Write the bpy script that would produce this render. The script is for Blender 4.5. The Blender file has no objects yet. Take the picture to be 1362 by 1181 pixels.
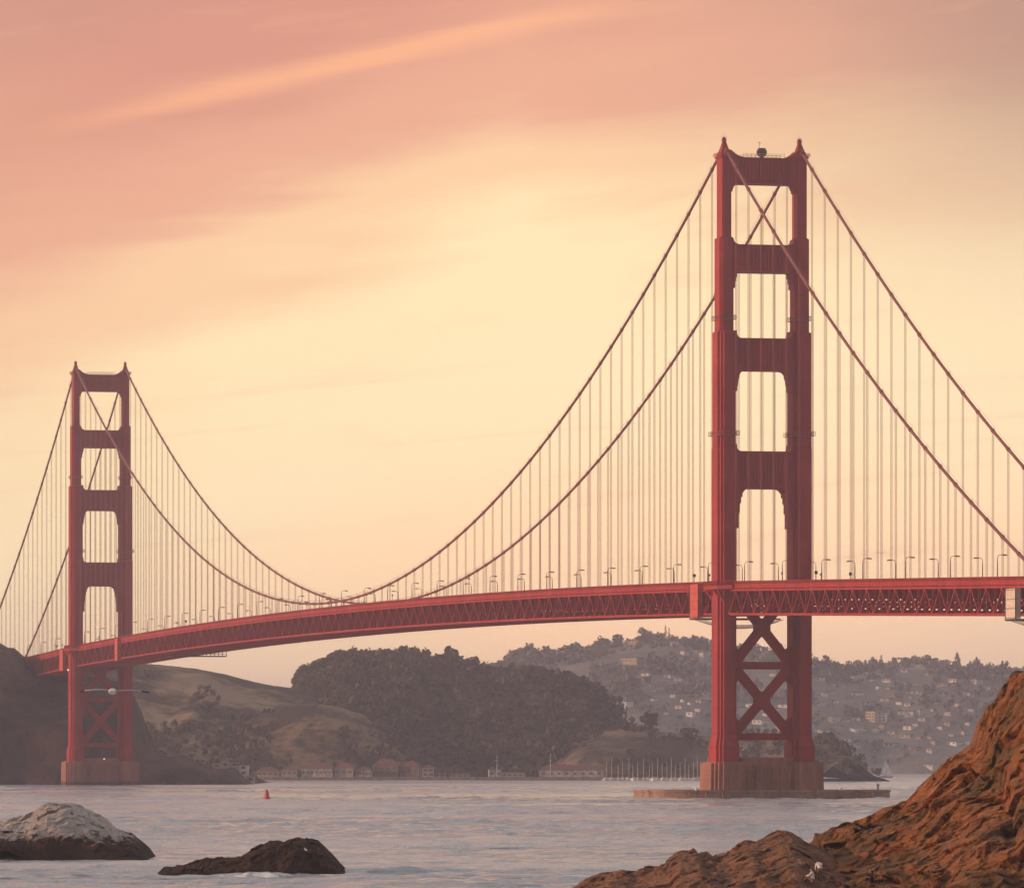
import bpy, math, random
import numpy as np
from mathutils import Vector, Matrix
R = math.radians
random.seed(7); rng = np.random.default_rng(11)
SC = bpy.context.scene
COL = SC.collection

# ------------------------------------------------------------------ camera, sky, sun
FPX, YH, CAMH = 8413.5, 1009.98, 13.806          # focal length in photo pixels, horizon row, eye height
W0, H0 = 1362.0, 1181.0
cam_d = bpy.data.cameras.new("camera"); cam = bpy.data.objects.new("camera", cam_d); COL.objects.link(cam)
cam.location = (0, 0, CAMH); cam.rotation_euler = (R(90), 0, 0)
cam_d.sensor_fit = 'HORIZONTAL'; cam_d.sensor_width = 36; cam_d.lens = FPX / W0 * 36
cam_d.shift_y = (YH - H0 / 2) / W0
cam_d.clip_start = 1; cam_d.clip_end = 60000
SC.camera = cam
SC.view_settings.view_transform = 'Standard'; SC.view_settings.look = 'None'
SC.view_settings.exposure = 0; SC.view_settings.gamma = 1
SC.cycles.volume_bounces = 1
SC.cycles.max_bounces = 6

SUN_EL = 9.0
SUN_AZ = -98.0       # degrees from +Y towards +X : almost due left, a little behind the camera
def srgb(r, g, b):
    f = lambda c: (c / 255 / 12.92) if c / 255 <= .04045 else ((c / 255 + .055) / 1.055) ** 2.4
    return (f(r), f(g), f(b), 1.0)

class NT:
    def __init__(s, tree): s.t = tree; s.n = tree.nodes; s.l = tree.links
    def node(s, kind, **kw):
        n = s.n.new(kind)
        for k, v in kw.items():
            if k.startswith('i_'):
                key = k[2:]
                n.inputs[int(key) if key.isdigit() else key.replace('_', ' ')].default_value = v
            else: setattr(n, k, v)
        return n
    def link(s, a, b): s.l.new(a, b)
    def math(s, op, a, b=None, c=None, clamp=False):
        n = s.n.new('ShaderNodeMath'); n.operation = op; n.use_clamp = clamp
        for i, v in enumerate((a, b, c)):
            if v is None: continue
            if isinstance(v, (int, float)): n.inputs[i].default_value = v
            else: s.l.new(v, n.inputs[i])
        return n.outputs[0]
    def mix(s, fac, a, b, mode='MIX'):
        n = s.n.new('ShaderNodeMix'); n.data_type = 'RGBA'; n.blend_type = mode
        for i, v in ((0, fac), (6, a), (7, b)):
            if isinstance(v, (int, float, tuple)): n.inputs[i].default_value = v
            else: s.l.new(v, n.inputs[i])
        return n.outputs[2]
    def ramp(s, fac, stops, interp='EASE'):
        n = s.n.new('ShaderNodeValToRGB'); cr = n.color_ramp; cr.interpolation = interp
        while len(cr.elements) > 1: cr.elements.remove(cr.elements[-1])
        cr.elements[0].position = stops[0][0]; cr.elements[0].color = stops[0][1]
        for p, c in stops[1:]:
            e = cr.elements.new(p); e.color = c
        s.l.new(fac, n.inputs[0]); return n.outputs[0]
    def noise(s, vec, scale, detail=4, rough=.5, dist=0):
        n = s.n.new('ShaderNodeTexNoise'); n.inputs['Scale'].default_value = scale
        n.inputs['Detail'].default_value = detail; n.inputs['Roughness'].default_value = rough
        n.inputs['Distortion'].default_value = dist
        if vec is not None: s.l.new(vec, n.inputs['Vector'])
        return n.outputs[0]
    def xyz(s, x, y, z):
        n = s.n.new('ShaderNodeCombineXYZ')
        for i, v in enumerate((x, y, z)):
            if isinstance(v, (int, float)): n.inputs[i].default_value = v
            else: s.l.new(v, n.inputs[i])
        return n.outputs[0]
    def smooth(s, v, a, b):
        n = s.n.new('ShaderNodeMapRange'); n.interpolation_type = 'SMOOTHSTEP'
        n.inputs[1].default_value = a; n.inputs[2].default_value = b
        s.l.new(v, n.inputs[0]); return n.outputs[0]

world = bpy.data.worlds.new("World"); SC.world = world; world.use_nodes = True
world.node_tree.nodes.clear()
def build_sky():
    k = NT(world.node_tree)
    out = k.node('ShaderNodeOutputWorld'); bg = k.node('ShaderNodeBackground'); k.link(bg.outputs[0], out.inputs[0])
    sky = k.node('ShaderNodeTexSky', sky_type='NISHITA', sun_disc=False)
    sky.sun_elevation = R(SUN_EL); sky.sun_rotation = R(SUN_AZ); sky.dust_density = 3
    tc = k.node('ShaderNodeTexCoord'); sp = k.node('ShaderNodeSeparateXYZ'); k.link(tc.outputs['Generated'], sp.inputs[0])
    x, y, z = sp.outputs
    az = k.math('MULTIPLY', k.math('ARCTAN2', x, y), 57.2958)            # degrees, + to the east
    el = k.math('MULTIPLY', k.math('ARCSINE', z), 57.2958)
    # long wind-drawn cloud streaks
    v1 = k.xyz(k.math('MULTIPLY', az, .16), k.math('SUBTRACT', k.math('MULTIPLY', el, 1.0), k.math('MULTIPLY', az, .08)), 3.1)
    n1 = k.math('SUBTRACT', k.noise(v1, 1.1, 6, .55, .3), .5)
    v2 = k.xyz(k.math('MULTIPLY', az, .42), k.math('ADD', k.math('MULTIPLY', el, 2.6), k.math('MULTIPLY', az, -.35)), 9.7)
    n2 = k.math('SUBTRACT', k.noise(v2, 1.2, 5, .55, .2), .5)
    v3 = k.xyz(k.math('MULTIPLY', az, .25), k.math('MULTIPLY', el, .5), 5.5)
    n3 = k.math('SUBTRACT', k.noise(v3, 1.0, 3, .5), .5)
    # elevation warped: cloud deck reaches lower on the left
    azc = k.math('MAXIMUM', k.math('MINIMUM', az, 7.0), -7.0)
    azn = k.math('MINIMUM', azc, 0.0)
    T = k.math('ADD', el, k.math('MULTIPLY', azn, -.36))
    T = k.math('ADD', T, k.math('MULTIPLY', n1, 1.7))
    T = k.math('ADD', T, k.math('MULTIPLY', n2, .55))
    S = lambda r, g, b: srgb(r, g, b)
    Tn = k.math('DIVIDE', T, 12.0, clamp=True)
    base = k.ramp(Tn, [(0.0, S(*SKY[0])), (.06, S(*SKY[1])), (.15, S(*SKY[2])), (.27, S(*SKY[3])), (.38, S(*SKY[4])), (.455, S(*SKY[5])), (.52, S(*SKY[6])), (.60, S(*SKY[7])), (.72, S(*SKY[8])), (1, S(*SKY[9]))])
    # creamy glow, left of centre, fading to the left edge
    rightness = k.smooth(k.math('ADD', az, k.math('MULTIPLY', n3, 2.5)), .3, 5.6)
    rf = k.math('MULTIPLY', rightness, k.smooth(el, 1.2, 6.4))
    base = k.mix(k.math('MULTIPLY', rf, .85), base, k.mix(k.smooth(el, 3.2, 6.6), S(250, 222, 180), S(180, 144, 126)))
    # pink haze towards the right horizon
    rl = k.math('MULTIPLY', k.smooth(az, 1.5, 6.0), k.math('SUBTRACT', 1.0, k.smooth(el, .3, 2.6)))
    base = k.mix(k.math('MULTIPLY', rl, .75), base, S(250, 206, 170))
    base = k.mix(k.math('MULTIPLY', k.math('SUBTRACT', 1.0, k.smooth(k.math('ADD', az, k.math('MULTIPLY', n3, 3.0)), -5.6, -2.2)), k.math('MULTIPLY', k.smooth(el, 1.6, 3.0), .5)), base, k.mix(.5, base, S(238, 180, 140)))
    v4 = k.xyz(k.math('MULTIPLY', az, .22), k.math('SUBTRACT', k.math('MULTIPLY', el, 5.5), k.math('MULTIPLY', az, .5)), 1.3)
    n4 = k.math('SUBTRACT', k.noise(v4, 1.0, 5, .6, .4), .5)
    # bright contrail-like streak (a straight band in the sky)
    ln = k.math('SUBTRACT', el, k.math('ADD', k.math('MULTIPLY', az, .225), 6.62))
    ln = k.math('ADD', ln, k.math('MULTIPLY', k.math('POWER', k.math('MAXIMUM', az, 0.0), 2.0), .06))
    ln = k.math('ADD', ln, k.math('MULTIPLY', n2, .12))
    band = k.math('SUBTRACT', 1.0, k.smooth(k.math('ABSOLUTE', k.math('ADD', ln, k.math('MULTIPLY', n4, .14))), .0, .16))
    band = k.math('MULTIPLY', band, k.math('ADD', .75, k.math('MULTIPLY', n1, 1.2)))
    band = k.math('MULTIPLY', band, k.math('MULTIPLY', k.smooth(az, -4.9, -2.4), k.math('SUBTRACT', 1.0, k.smooth(az, .1, 1.6))))
    base = k.mix(k.math('MULTIPLY', band, .78, clamp=True), base, S(262, 188, 138))
    # faint darker lower streaks
    d = k.smooth(n2, .06, .3)
    base = k.mix(k.math('MULTIPLY', d, .30), base, S(240, 188, 146))
    base = k.mix(k.math('MULTIPLY', k.smooth(n4, .04, .24), k.math('MULTIPLY', k.math('SUBTRACT', 1.0, k.smooth(el, 3.0, 4.6)), .22)), base, S(236, 184, 150))
    base = k.mix(k.math('MULTIPLY', k.smooth(k.math('MULTIPLY', n4, -1.0), .06, .26), k.math('MULTIPLY', k.math('SUBTRACT', 1.0, k.smooth(el, 3.0, 4.6)), .22)), base, S(268, 240, 196))
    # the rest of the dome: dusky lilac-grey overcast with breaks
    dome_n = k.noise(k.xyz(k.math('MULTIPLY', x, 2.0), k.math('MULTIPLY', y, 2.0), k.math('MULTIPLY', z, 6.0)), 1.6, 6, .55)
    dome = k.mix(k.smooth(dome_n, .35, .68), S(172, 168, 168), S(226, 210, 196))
    dome = k.mix(k.smooth(y, .25, -.5), dome, k.mix(.62, dome, (.01, .012, .02, 1)))  # unseen sky: bright ahead lifts the water, darkened behind to deepen shaded faces
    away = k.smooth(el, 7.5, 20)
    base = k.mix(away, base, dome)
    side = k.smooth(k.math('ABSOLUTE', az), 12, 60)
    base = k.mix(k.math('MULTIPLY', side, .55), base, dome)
    sk = k.node('ShaderNodeVectorMath', operation='SCALE'); sk.inputs['Scale'].default_value = .05
    k.link(sky.outputs[0], sk.inputs[0])
    mixn = k.mix(away, (0, 0, 0, 1), sk.outputs[0])
    fin = k.mix(1.0, base, mixn, 'ADD')
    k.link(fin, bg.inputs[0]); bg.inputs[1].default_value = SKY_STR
SKY = [(300, 240, 184), (292, 234, 178), (278, 232, 180), (266, 236, 186), (262, 233, 182), (252, 206, 160), (234, 170, 140), (216, 148, 127), (200, 139, 124), (190, 150, 142)]
SKY_STR = 1.12
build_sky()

sun_d = bpy.data.lights.new("sun", 'SUN'); sun_d.energy = 2.9; sun_d.angle = R(.6); sun_d.color = (1.0, .56, .34)
sun = bpy.data.objects.new("sun", sun_d); COL.objects.link(sun)
sdir = Vector((math.sin(R(SUN_AZ)) * math.cos(R(SUN_EL)), math.cos(R(SUN_AZ)) * math.cos(R(SUN_EL)), math.sin(R(SUN_EL))))
sun.rotation_euler = sdir.to_track_quat('Z', 'Y').to_euler()

# ------------------------------------------------------------------ helpers
def link_mesh(name, me, mat, parent=None):
    o = bpy.data.objects.new(name, me); COL.objects.link(o)
    if mat: me.materials.append(mat)
    if parent: o.parent = parent
    return o
def tag(o, label=None, cat=None, group=None, kind=None):
    if label: o['label'] = label
    if cat: o['category'] = cat
    if group: o['group'] = group
    if kind: o['kind'] = kind
    return o
def empty(name, loc=(0, 0, 0), rz=0):
    o = bpy.data.objects.new(name, None); COL.objects.link(o); o.location = loc; o.rotation_euler = (0, 0, rz)
    o.empty_display_size = .1; return o

class MB:
    def __init__(s): s.v = []; s.f = []
    def add(s, vs, fs):
        b = len(s.v); s.v.extend([tuple(map(float, p)) for p in vs]); s.f.extend([tuple(b + i for i in f) for f in fs])
    def hexa(s, lo, hi):      # two rings of four
        s.add(list(lo) + list(hi), [(3, 2, 1, 0), (4, 5, 6, 7), (0, 1, 5, 4), (1, 2, 6, 5), (2, 3, 7, 6), (3, 0, 4, 7)])
    def box(s, x0, x1, y0, y1, z0, z1):
        s.hexa([(x0, y0, z0), (x1, y0, z0), (x1, y1, z0), (x0, y1, z0)], [(x0, y0, z1), (x1, y0, z1), (x1, y1, z1), (x0, y1, z1)])
    def frust(s, a0, b0, z0, a1, b1, z1, cx=0, cy=0):    # half sizes at two heights
        s.hexa([(cx - a0, cy - b0, z0), (cx + a0, cy - b0, z0), (cx + a0, cy + b0, z0), (cx - a0, cy + b0, z0)],
               [(cx - a1, cy - b1, z1), (cx + a1, cy - b1, z1), (cx + a1, cy + b1, z1), (cx - a1, cy + b1, z1)])
    def beam(s, p0, p1, w, h=None, up=(0, 0, 1)):
        h = h or w
        p0 = Vector(p0); p1 = Vector(p1); d = (p1 - p0).normalized(); u = Vector(up)
        if abs(d.dot(u)) > .99: u = Vector((1, 0, 0))
        sx = d.cross(u).normalized() * w / 2; sy = sx.cross(d).normalized() * h / 2
        s.hexa([p0 - sx - sy, p0 + sx - sy, p0 + sx + sy, p0 - sx + sy], [p1 - sx - sy, p1 + sx - sy, p1 + sx + sy, p1 - sx + sy])
    def tube(s, pts, r, n=8, caps=True):
        pts = [Vector(p) for p in pts]; rings = []; rr = r if isinstance(r, (list, tuple)) else [r] * len(pts)
        b = len(s.v)
        for i, p in enumerate(pts):
            d = (pts[min(i + 1, len(pts) - 1)] - pts[max(i - 1, 0)]).normalized()
            u = Vector((0, 0, 1)) if abs(d.z) < .95 else Vector((1, 0, 0))
            a = d.cross(u).normalized(); c = a.cross(d).normalized()
            for j in range(n):
                t = 2 * math.pi * j / n; s.v.append(tuple(p + (a * math.cos(t) + c * math.sin(t)) * rr[i]))
        for i in range(len(pts) - 1):
            for j in range(n):
                k = (j + 1) % n
                s.f.append((b + i * n + j, b + i * n + k, b + (i + 1) * n + k, b + (i + 1) * n + j))
        if caps:
            s.f.append(tuple(b + j for j in reversed(range(n)))); s.f.append(tuple(b + (len(pts) - 1) * n + j for j in range(n)))
    def prism(s, poly, x0, x1):       # polygon in (y,z) extruded along x; convex or not
        n = len(poly)
        s.add([(x0, p[0], p[1]) for p in poly] + [(x1, p[0], p[1]) for p in poly],
              [tuple(reversed(range(n))), tuple(range(n, 2 * n))] + [(i, (i + 1) % n, n + (i + 1) % n, n + i) for i in range(n)])
    def lathe(s, prof, n=12, cx=0, cy=0, sx=1, sy=1):    # (r,z) profile
        b = len(s.v)
        for r, z in prof:
            for j in range(n):
                t = 2 * math.pi * j / n; s.v.append((cx + r * sx * math.cos(t), cy + r * sy * math.sin(t), z))
        for i in range(len(prof) - 1):
            for j in range(n):
                k = (j + 1) % n; s.f.append((b + i * n + j, b + i * n + k, b + (i + 1) * n + k, b + (i + 1) * n + j))
        s.f.append(tuple(b + j for j in reversed(range(n)))); s.f.append(tuple(b + (len(prof) - 1) * n + j for j in range(n)))
    def build(s, name, mat, parent=None, smooth=False):
        me = bpy.data.meshes.new(name); me.from_pydata(s.v, [], s.f)
        if smooth: me.shade_smooth()
        me.update()
        return link_mesh(name, me, mat, parent)

def np_mesh(name, V, F, mat, parent=None, smooth=True):
    me = bpy.data.meshes.new(name)
    V = np.asarray(V, dtype=np.float32); F = np.asarray(F, dtype=np.int32); k = F.shape[1]
    me.vertices.add(len(V)); me.vertices.foreach_set('co', V.ravel())
    me.loops.add(F.size); me.loops.foreach_set('vertex_index', F.ravel())
    me.polygons.add(len(F)); me.polygons.foreach_set('loop_start', np.arange(0, F.size, k, dtype=np.int32))
    me.polygons.foreach_set('loop_total', np.full(len(F), k, dtype=np.int32))
    me.polygons.foreach_set('use_smooth', np.full(len(F), smooth, dtype=bool))
    me.update(calc_edges=True); me.validate()
    return link_mesh(name, me, mat, parent)

def _hash(ix, iy, iz, seed):
    h = (ix.astype(np.int64) * 374761393 + iy.astype(np.int64) * 668265263 + iz.astype(np.int64) * 2147483647 + seed * 974711) & 0xffffffff
    h = ((h ^ (h >> 13)) * 1274126177) & 0xffffffff
    h = (h ^ (h >> 16)) & 0xffffffff
    return h / 4294967295.0
def vnoise(x, y, z=None, seed=0):
    x = np.asarray(x, float); y = np.asarray(y, float); z = np.zeros_like(x) if z is None else np.asarray(z, float)
    ix, iy, iz = np.floor(x), np.floor(y), np.floor(z); fx, fy, fz = x - ix, y - iy, z - iz
    fx = fx * fx * (3 - 2 * fx); fy = fy * fy * (3 - 2 * fy); fz = fz * fz * (3 - 2 * fz); r = 0
    for a in (0, 1):
        for b in (0, 1):
            for c in (0, 1):
                w = (fx if a else 1 - fx) * (fy if b else 1 - fy) * (fz if c else 1 - fz)
                r = r + w * _hash(ix + a, iy + b, iz + c, seed)
    return r * 2 - 1
def fbm(x, y, z=None, oct=5, seed=0, ridged=False, gain=.5):
    r = 0; a = 1; t = 0; f = 1
    for i in range(oct):
        n = vnoise(x * f, y * f, None if z is None else z * f, seed + i * 17)
        if ridged: n = 1 - 2 * np.abs(n)
        r = r + a * n; t += a; a *= gain; f *= 2.03
    return r / t

# ------------------------------------------------------------------ materials
def mat(name, rough=.7, spec=.3):
    m = bpy.data.materials.new(name); m.use_nodes = True; k = NT(m.node_tree)
    b = m.node_tree.nodes['Principled BSDF']; b.inputs['Roughness'].default_value = rough
    b.inputs['Specular IOR Level'].default_value = spec
    return m, k, b
def noisy(name, c1, c2, scale=1, rough=.7, detail=5, lo=.35, hi=.65, bump=0, bscale=None, spec=.3, stretch=(1, 1, 1), third=None):
    m, k, b = mat(name, rough, spec)
    tc = k.node('ShaderNodeTexCoord'); mp = k.node('ShaderNodeMapping'); mp.inputs['Scale'].default_value = stretch
    k.link(tc.outputs['Object'], mp.inputs[0]); v = mp.outputs[0]
    n = k.noise(v, scale, detail, .6)
    c = k.mix(k.smooth(n, lo, hi), (*c1, 1), (*c2, 1))
    if third:
        n3 = k.noise(v, third[1], 4, .6); c = k.mix(k.smooth(n3, third[2], third[3]), c, (*third[0], 1))
    k.link(c, b.inputs['Base Color'])
    if bump:
        bn = k.node('ShaderNodeBump'); bn.inputs['Strength'].default_value = 1; bn.inputs['Distance'].default_value = bump
        k.link(k.noise(v, bscale or scale * 4, 6, .65), bn.inputs['Height']); k.link(bn.outputs[0], b.inputs['Normal'])
    return m
M = {}
def paint_mat():
    m, k, b = mat('orange_paint', .62, .15)
    tc = k.node('ShaderNodeTexCoord'); P = tc.outputs['Object']; sp = k.node('ShaderNodeSeparateXYZ'); k.link(P, sp.inputs[0])
    mp = k.node('ShaderNodeMapping'); mp.inputs['Scale'].default_value = (1, 1, .18); k.link(P, mp.inputs[0])
    n1 = k.noise(mp.outputs[0], .3, 6, .6); n2 = k.noise(mp.outputs[0], 1.1, 6, .65); n3 = k.noise(P, .06, 4, .55)
    c = k.mix(k.smooth(n1, .32, .68), (.39, .034, .031, 1), (.29, .025, .025, 1))
    c = k.mix(k.math('MULTIPLY', k.smooth(n3, .45, .7), .5), c, (.43, .065, .05, 1))
    c = k.mix(k.math('MULTIPLY', k.smooth(n2, .58, .78), .7), c, (.20, .04, .03, 1))
    seam = k.math('LESS_THAN', k.math('FRACT', k.math('MULTIPLY', sp.outputs[2], .22)), .045)
    c = k.mix(k.math('MULTIPLY', seam, .35), c, (.16, .02, .018, 1))
    k.link(c, b.inputs['Base Color']); return m
M['paint'] = paint_mat()
M['paint_leg'] = M['paint']
M['rope'] = noisy('rope_paint', (.38, .10, .075), (.30, .08, .06), .2, .6)
M['cable'] = noisy('cable_paint', (.27, .07, .055), (.19, .05, .04), .3, .55)
def pier_mat():
    m, k, b = mat('pier_concrete', .85, .2)
    tc = k.node('ShaderNodeTexCoord'); P = tc.outputs['Object']; sp = k.node('ShaderNodeSeparateXYZ'); k.link(P, sp.inputs[0])
    mp = k.node('ShaderNodeMapping'); mp.inputs['Scale'].default_value = (1, 1, .2); k.link(P, mp.inputs[0])
    n1 = k.noise(mp.outputs[0], .3, 6, .65); n2 = k.noise(mp.outputs[0], 1.1, 6, .7); n3 = k.noise(P, .5, 5, .6)
    c = k.mix(k.smooth(n1, .35, .65), (.38, .17, .115, 1), (.27, .125, .09, 1))
    c = k.mix(k.math('MULTIPLY', k.smooth(n2, .52, .72), .7), c, (.15, .085, .065, 1))
    joint = k.math('LESS_THAN', k.math('FRACT', k.math('MULTIPLY', sp.outputs[2], .3)), .05); c = k.mix(k.math('MULTIPLY', joint, .35), c, (.10, .06, .05, 1))
    tide = k.math('SUBTRACT', 1.0, k.smooth(k.math('ADD', sp.outputs[2], k.math('MULTIPLY', n3, 1.6)), 2.2, 3.4)); c = k.mix(k.math('MULTIPLY', tide, .8), c, (.06, .05, .035, 1))
    k.link(c, b.inputs['Base Color'])
    bn = k.node('ShaderNodeBump'); bn.inputs['Distance'].default_value = .15; k.link(n2, bn.inputs['Height']); k.link(bn.outputs[0], b.inputs['Normal'])
    return m
M['pierc'] = pier_mat()
M['conc'] = noisy('concrete', (.30, .22, .18), (.21, .16, .13), .3, .85, bump=.1, stretch=(1, 1, .4), third=((.12, .09, .075), .2, .55, .7))
M['fender'] = noisy('fender_concrete', (.40, .24, .17), (.27, .17, .13), .12, .85, bump=.1, stretch=(1, 1, .5), third=((.15, .09, .07), .3, .5, .7))
M['asphalt'] = noisy('asphalt', (.05, .05, .05), (.07, .065, .06), 1, .9)
M['dark'] = noisy('dark_metal', (.05, .035, .035), (.08, .05, .05), 1, .6)
M['lamp'] = noisy('lamp_paint', (.16, .05, .04), (.11, .045, .04), 1, .6)
M['canvas'] = noisy('canvas', (.72, .62, .52), (.6, .5, .42), .5, .9)
M['redwrap'] = noisy('red_wrap', (.62, .12, .09), (.5, .08, .06), .4, .8, bump=.1)
M['net'] = noisy('net', (.45, .36, .34), (.36, .3, .3), 1, .9)
M['white'] = noisy('white_paint', (.78, .74, .70), (.66, .63, .6), .4, .6)
M['sail'] = noisy('sail_cloth', (.88, .86, .82), (.82, .8, .76), .4, .8)
M['cream'] = noisy('cream_wall', (.62, .52, .40), (.52, .44, .34), .3, .8)
M['grey'] = noisy('grey_wall', (.52, .49, .48), (.42, .40, .40), .3, .8)
M['tan'] = noisy('tan_wall', (.42, .33, .27), (.34, .27, .22), .3, .8)
M['roofred'] = noisy('red_roof', (.19, .075, .07), (.13, .06, .055), .5, .85)
M['roofgrey'] = noisy('grey_roof', (.14, .125, .12), (.10, .09, .09), .5, .85)
M['glass'] = noisy('window_glass', (.04, .045, .05), (.06, .06, .065), 1, .15, spec=.6)
M['winsoft'] = noisy('soft_window', (.14, .12, .115), (.10, .09, .09), 1, .4)  # paler than the plain glass, for softer window contrast
M['bark'] = noisy('bark', (.10, .07, .05), (.06, .045, .035), 2, .95)
M['leaf'] = noisy('foliage', (.05, .045, .032), (.12, .10, .062), .09, .9, third=((.12, .085, .06), .025, .55, .7))
M['leaf2'] = noisy('hazed_far_foliage', (.135, .13, .13), (.205, .195, .19), .02, .9)  # distance haze put into the colour: paler and greyer than near foliage
M['buoy'] = noisy('buoy_red', (.62, .05, .05), (.5, .04, .04), 1, .5)
M['skin'] = noisy('skin', (.50, .30, .21), (.45, .26, .18), 3, .6)
M['shirt'] = noisy('white_shirt', (.80, .77, .78), (.7, .67, .68), 3, .9)
M['trouser'] = noisy('khaki_trouser', (.26, .17, .12), (.20, .13, .09), 3, .9)
M['darkcloth'] = noisy('dark_cloth', (.035, .02, .022), (.06, .03, .03), 3, .9)
M['hair'] = noisy('hair', (.03, .02, .015), (.05, .03, .02), 4, .8)
M['gull'] = noisy('gull_white', (.80, .77, .74), (.72, .69, .67), 6, .8)
M['gullgrey'] = noisy('gull_grey', (.48, .47, .49), (.40, .40, .43), 6, .8)
M['black'] = noisy('feather_black', (.02, .02, .02), (.03, .03, .03), 6, .8)
M['beak'] = noisy('beak', (.7, .4, .08), (.6, .34, .06), 6, .6)

# ------------------------------------------------------------------ the bridge
TH = 0.245999718; SX, SY = 87.2093792, 2208.79624
SPAN, VC = 1280.0, 13.7
bridge = empty('suspension_bridge', (SX, SY, 0), math.pi / 2 + TH)      # local x = north along the deck, y = west, z = up
tag(bridge, 'long orange-red suspension bridge with two stepped towers crossing the strait', 'bridge')
def bw(u, v, z=0):      # bridge coordinates to world
    return Vector((SX - math.sin(TH) * u - math.cos(TH) * v, SY + math.cos(TH) * u - math.sin(TH) * v, z))
def zr(u):              # top of the railing
    if u < 0: return 76.0 + .0228 * u
    if u > SPAN: return 76.0 - .0245 * (u - SPAN)
    return 76.0 + 6.0 * (1 - ((u - 640) / 640) ** 2)
def zc(u):              # main cable
    if 0 <= u <= SPAN: return 83.76 + (227.4 - 83.76) * ((u - 640) / 640) ** 2
    t = (-u if u < 0 else u - SPAN) / 343.0
    return 227.4 + (67.25 - 227.4) * t - 4 * 10.45 * t * (1 - t)

def cross_section(mb, u, v, dims0, z0, dims1, z1):
    for i, ((w0, d0), (w1, d1)) in enumerate(zip(dims0, dims1)):
        e = .004 * i
        mb.frust(d0 / 2, w0 / 2, z0 + e, d1 / 2, w1 / 2, z1 - e, u, v)
SEC = {4: [(3.8, 13.5), (5.4, 11.0), (6.8, 7.5)], 3: [(3.5, 12.8), (5.1, 10.2), (6.7, 6.8)],
       2: [(3.3, 9.6), (4.2, 8.2), (5.1, 6.4)], 1: [(2.6, 7.6), (3.3, 7.0)], 0: [(5.2, 16.5), (6.8, 13.5), (8.4, 9.5)]}
def lerp2(a, b, t): return [(x[0] * (1 - t) + y[0] * t, x[1] * (1 - t) + y[1] * t) for x, y in zip(a, b)]

def haunch_poly(vi, z0, z1, top, bot):
    """strut polygon between the legs. vi half clear width; top/bot: list of (inward distance, distance beyond strut edge)"""
    P = []
    for sgn in (1, -1):
        side = []
        seq_t = [(sgn * (vi - dv), z1 + dz) for dv, dz in top]      # from leg inwards
        seq_b = [(sgn * (vi - dv), z0 - dz) for dv, dz in bot]
        if sgn == 1: P += seq_t[::-1] + [(vi + .6, z1 + top[0][1]), (vi + .6, z0 - bot[0][1])] + seq_b
        else: P += seq_b[::-1] + [(-vi - .6, z0 - bot[0][1]), (-vi - .6, z1 + top[0][1])] + seq_t
    return P[::-1]
def arc(a, b, n=5, off=0, drop=0):
    r = []
    if drop: r += [(0, drop), (off, drop)]
    for i in range(n + 1):
        t = math.pi / 2 * i / n
        r.append((off + a * (1 - math.cos(t)), b * (1 - math.sin(t))))
    return r
# opening corner shapes: distance in from the leg, distance from the strut edge
H_top1 = [(0, 2.6), (1.2, 1.5), (2.8, .6), (4.6, .15), (4.7, 0)]
H_b1 = arc(2.3, 2.6); H_t2 = arc(2.4, 2.0)
H_b2 = arc(1.5, 2.2, 4, .5, 5.0); H_t3 = arc(1.7, 1.7, 4, .3, 2.6)
H_b3 = [(0, 7.2), (.45, 7.2), (.45, 4.6), (.8, 4.6), (.8, 2.7), (1.2, 2.7), (1.25, 1.5), (1.7, .8), (2.4, .25), (3.3, 0)]
H_t4 = arc(1.6, 1.3, 4, .2, 2.4)
H_b4 = [(0, 13.8), (.75, 13.8), (.75, 8.6), (1.15, 8.6), (1.15, 5.2), (1.6, 5.2), (1.6, 3.0), (2.1, 3.0), (2.15, 1.6), (2.7, 1.0), (3.2, .4), (4.2, 0)]

def rect_ring(mb, u, v, a, b, z, r=.09, posts=6):
    c = [(u - a, v - b), (u + a, v - b), (u + a, v + b), (u - a, v + b)]
    for i in range(4):
        p, q = c[i], c[(i + 1) % 4]
        mb.beam((*p, z + 1.2), (*q, z + 1.2), .14); mb.beam((*p, z + .6), (*q, z + .6), .1)
        for j in range(posts):
            t = j / posts; mb.beam((p[0] * (1 - t) + q[0] * t, p[1] * (1 - t) + q[1] * t, z), (p[0] * (1 - t) + q[0] * t, p[1] * (1 - t) + q[1] * t, z + 1.2), .12)

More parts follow.
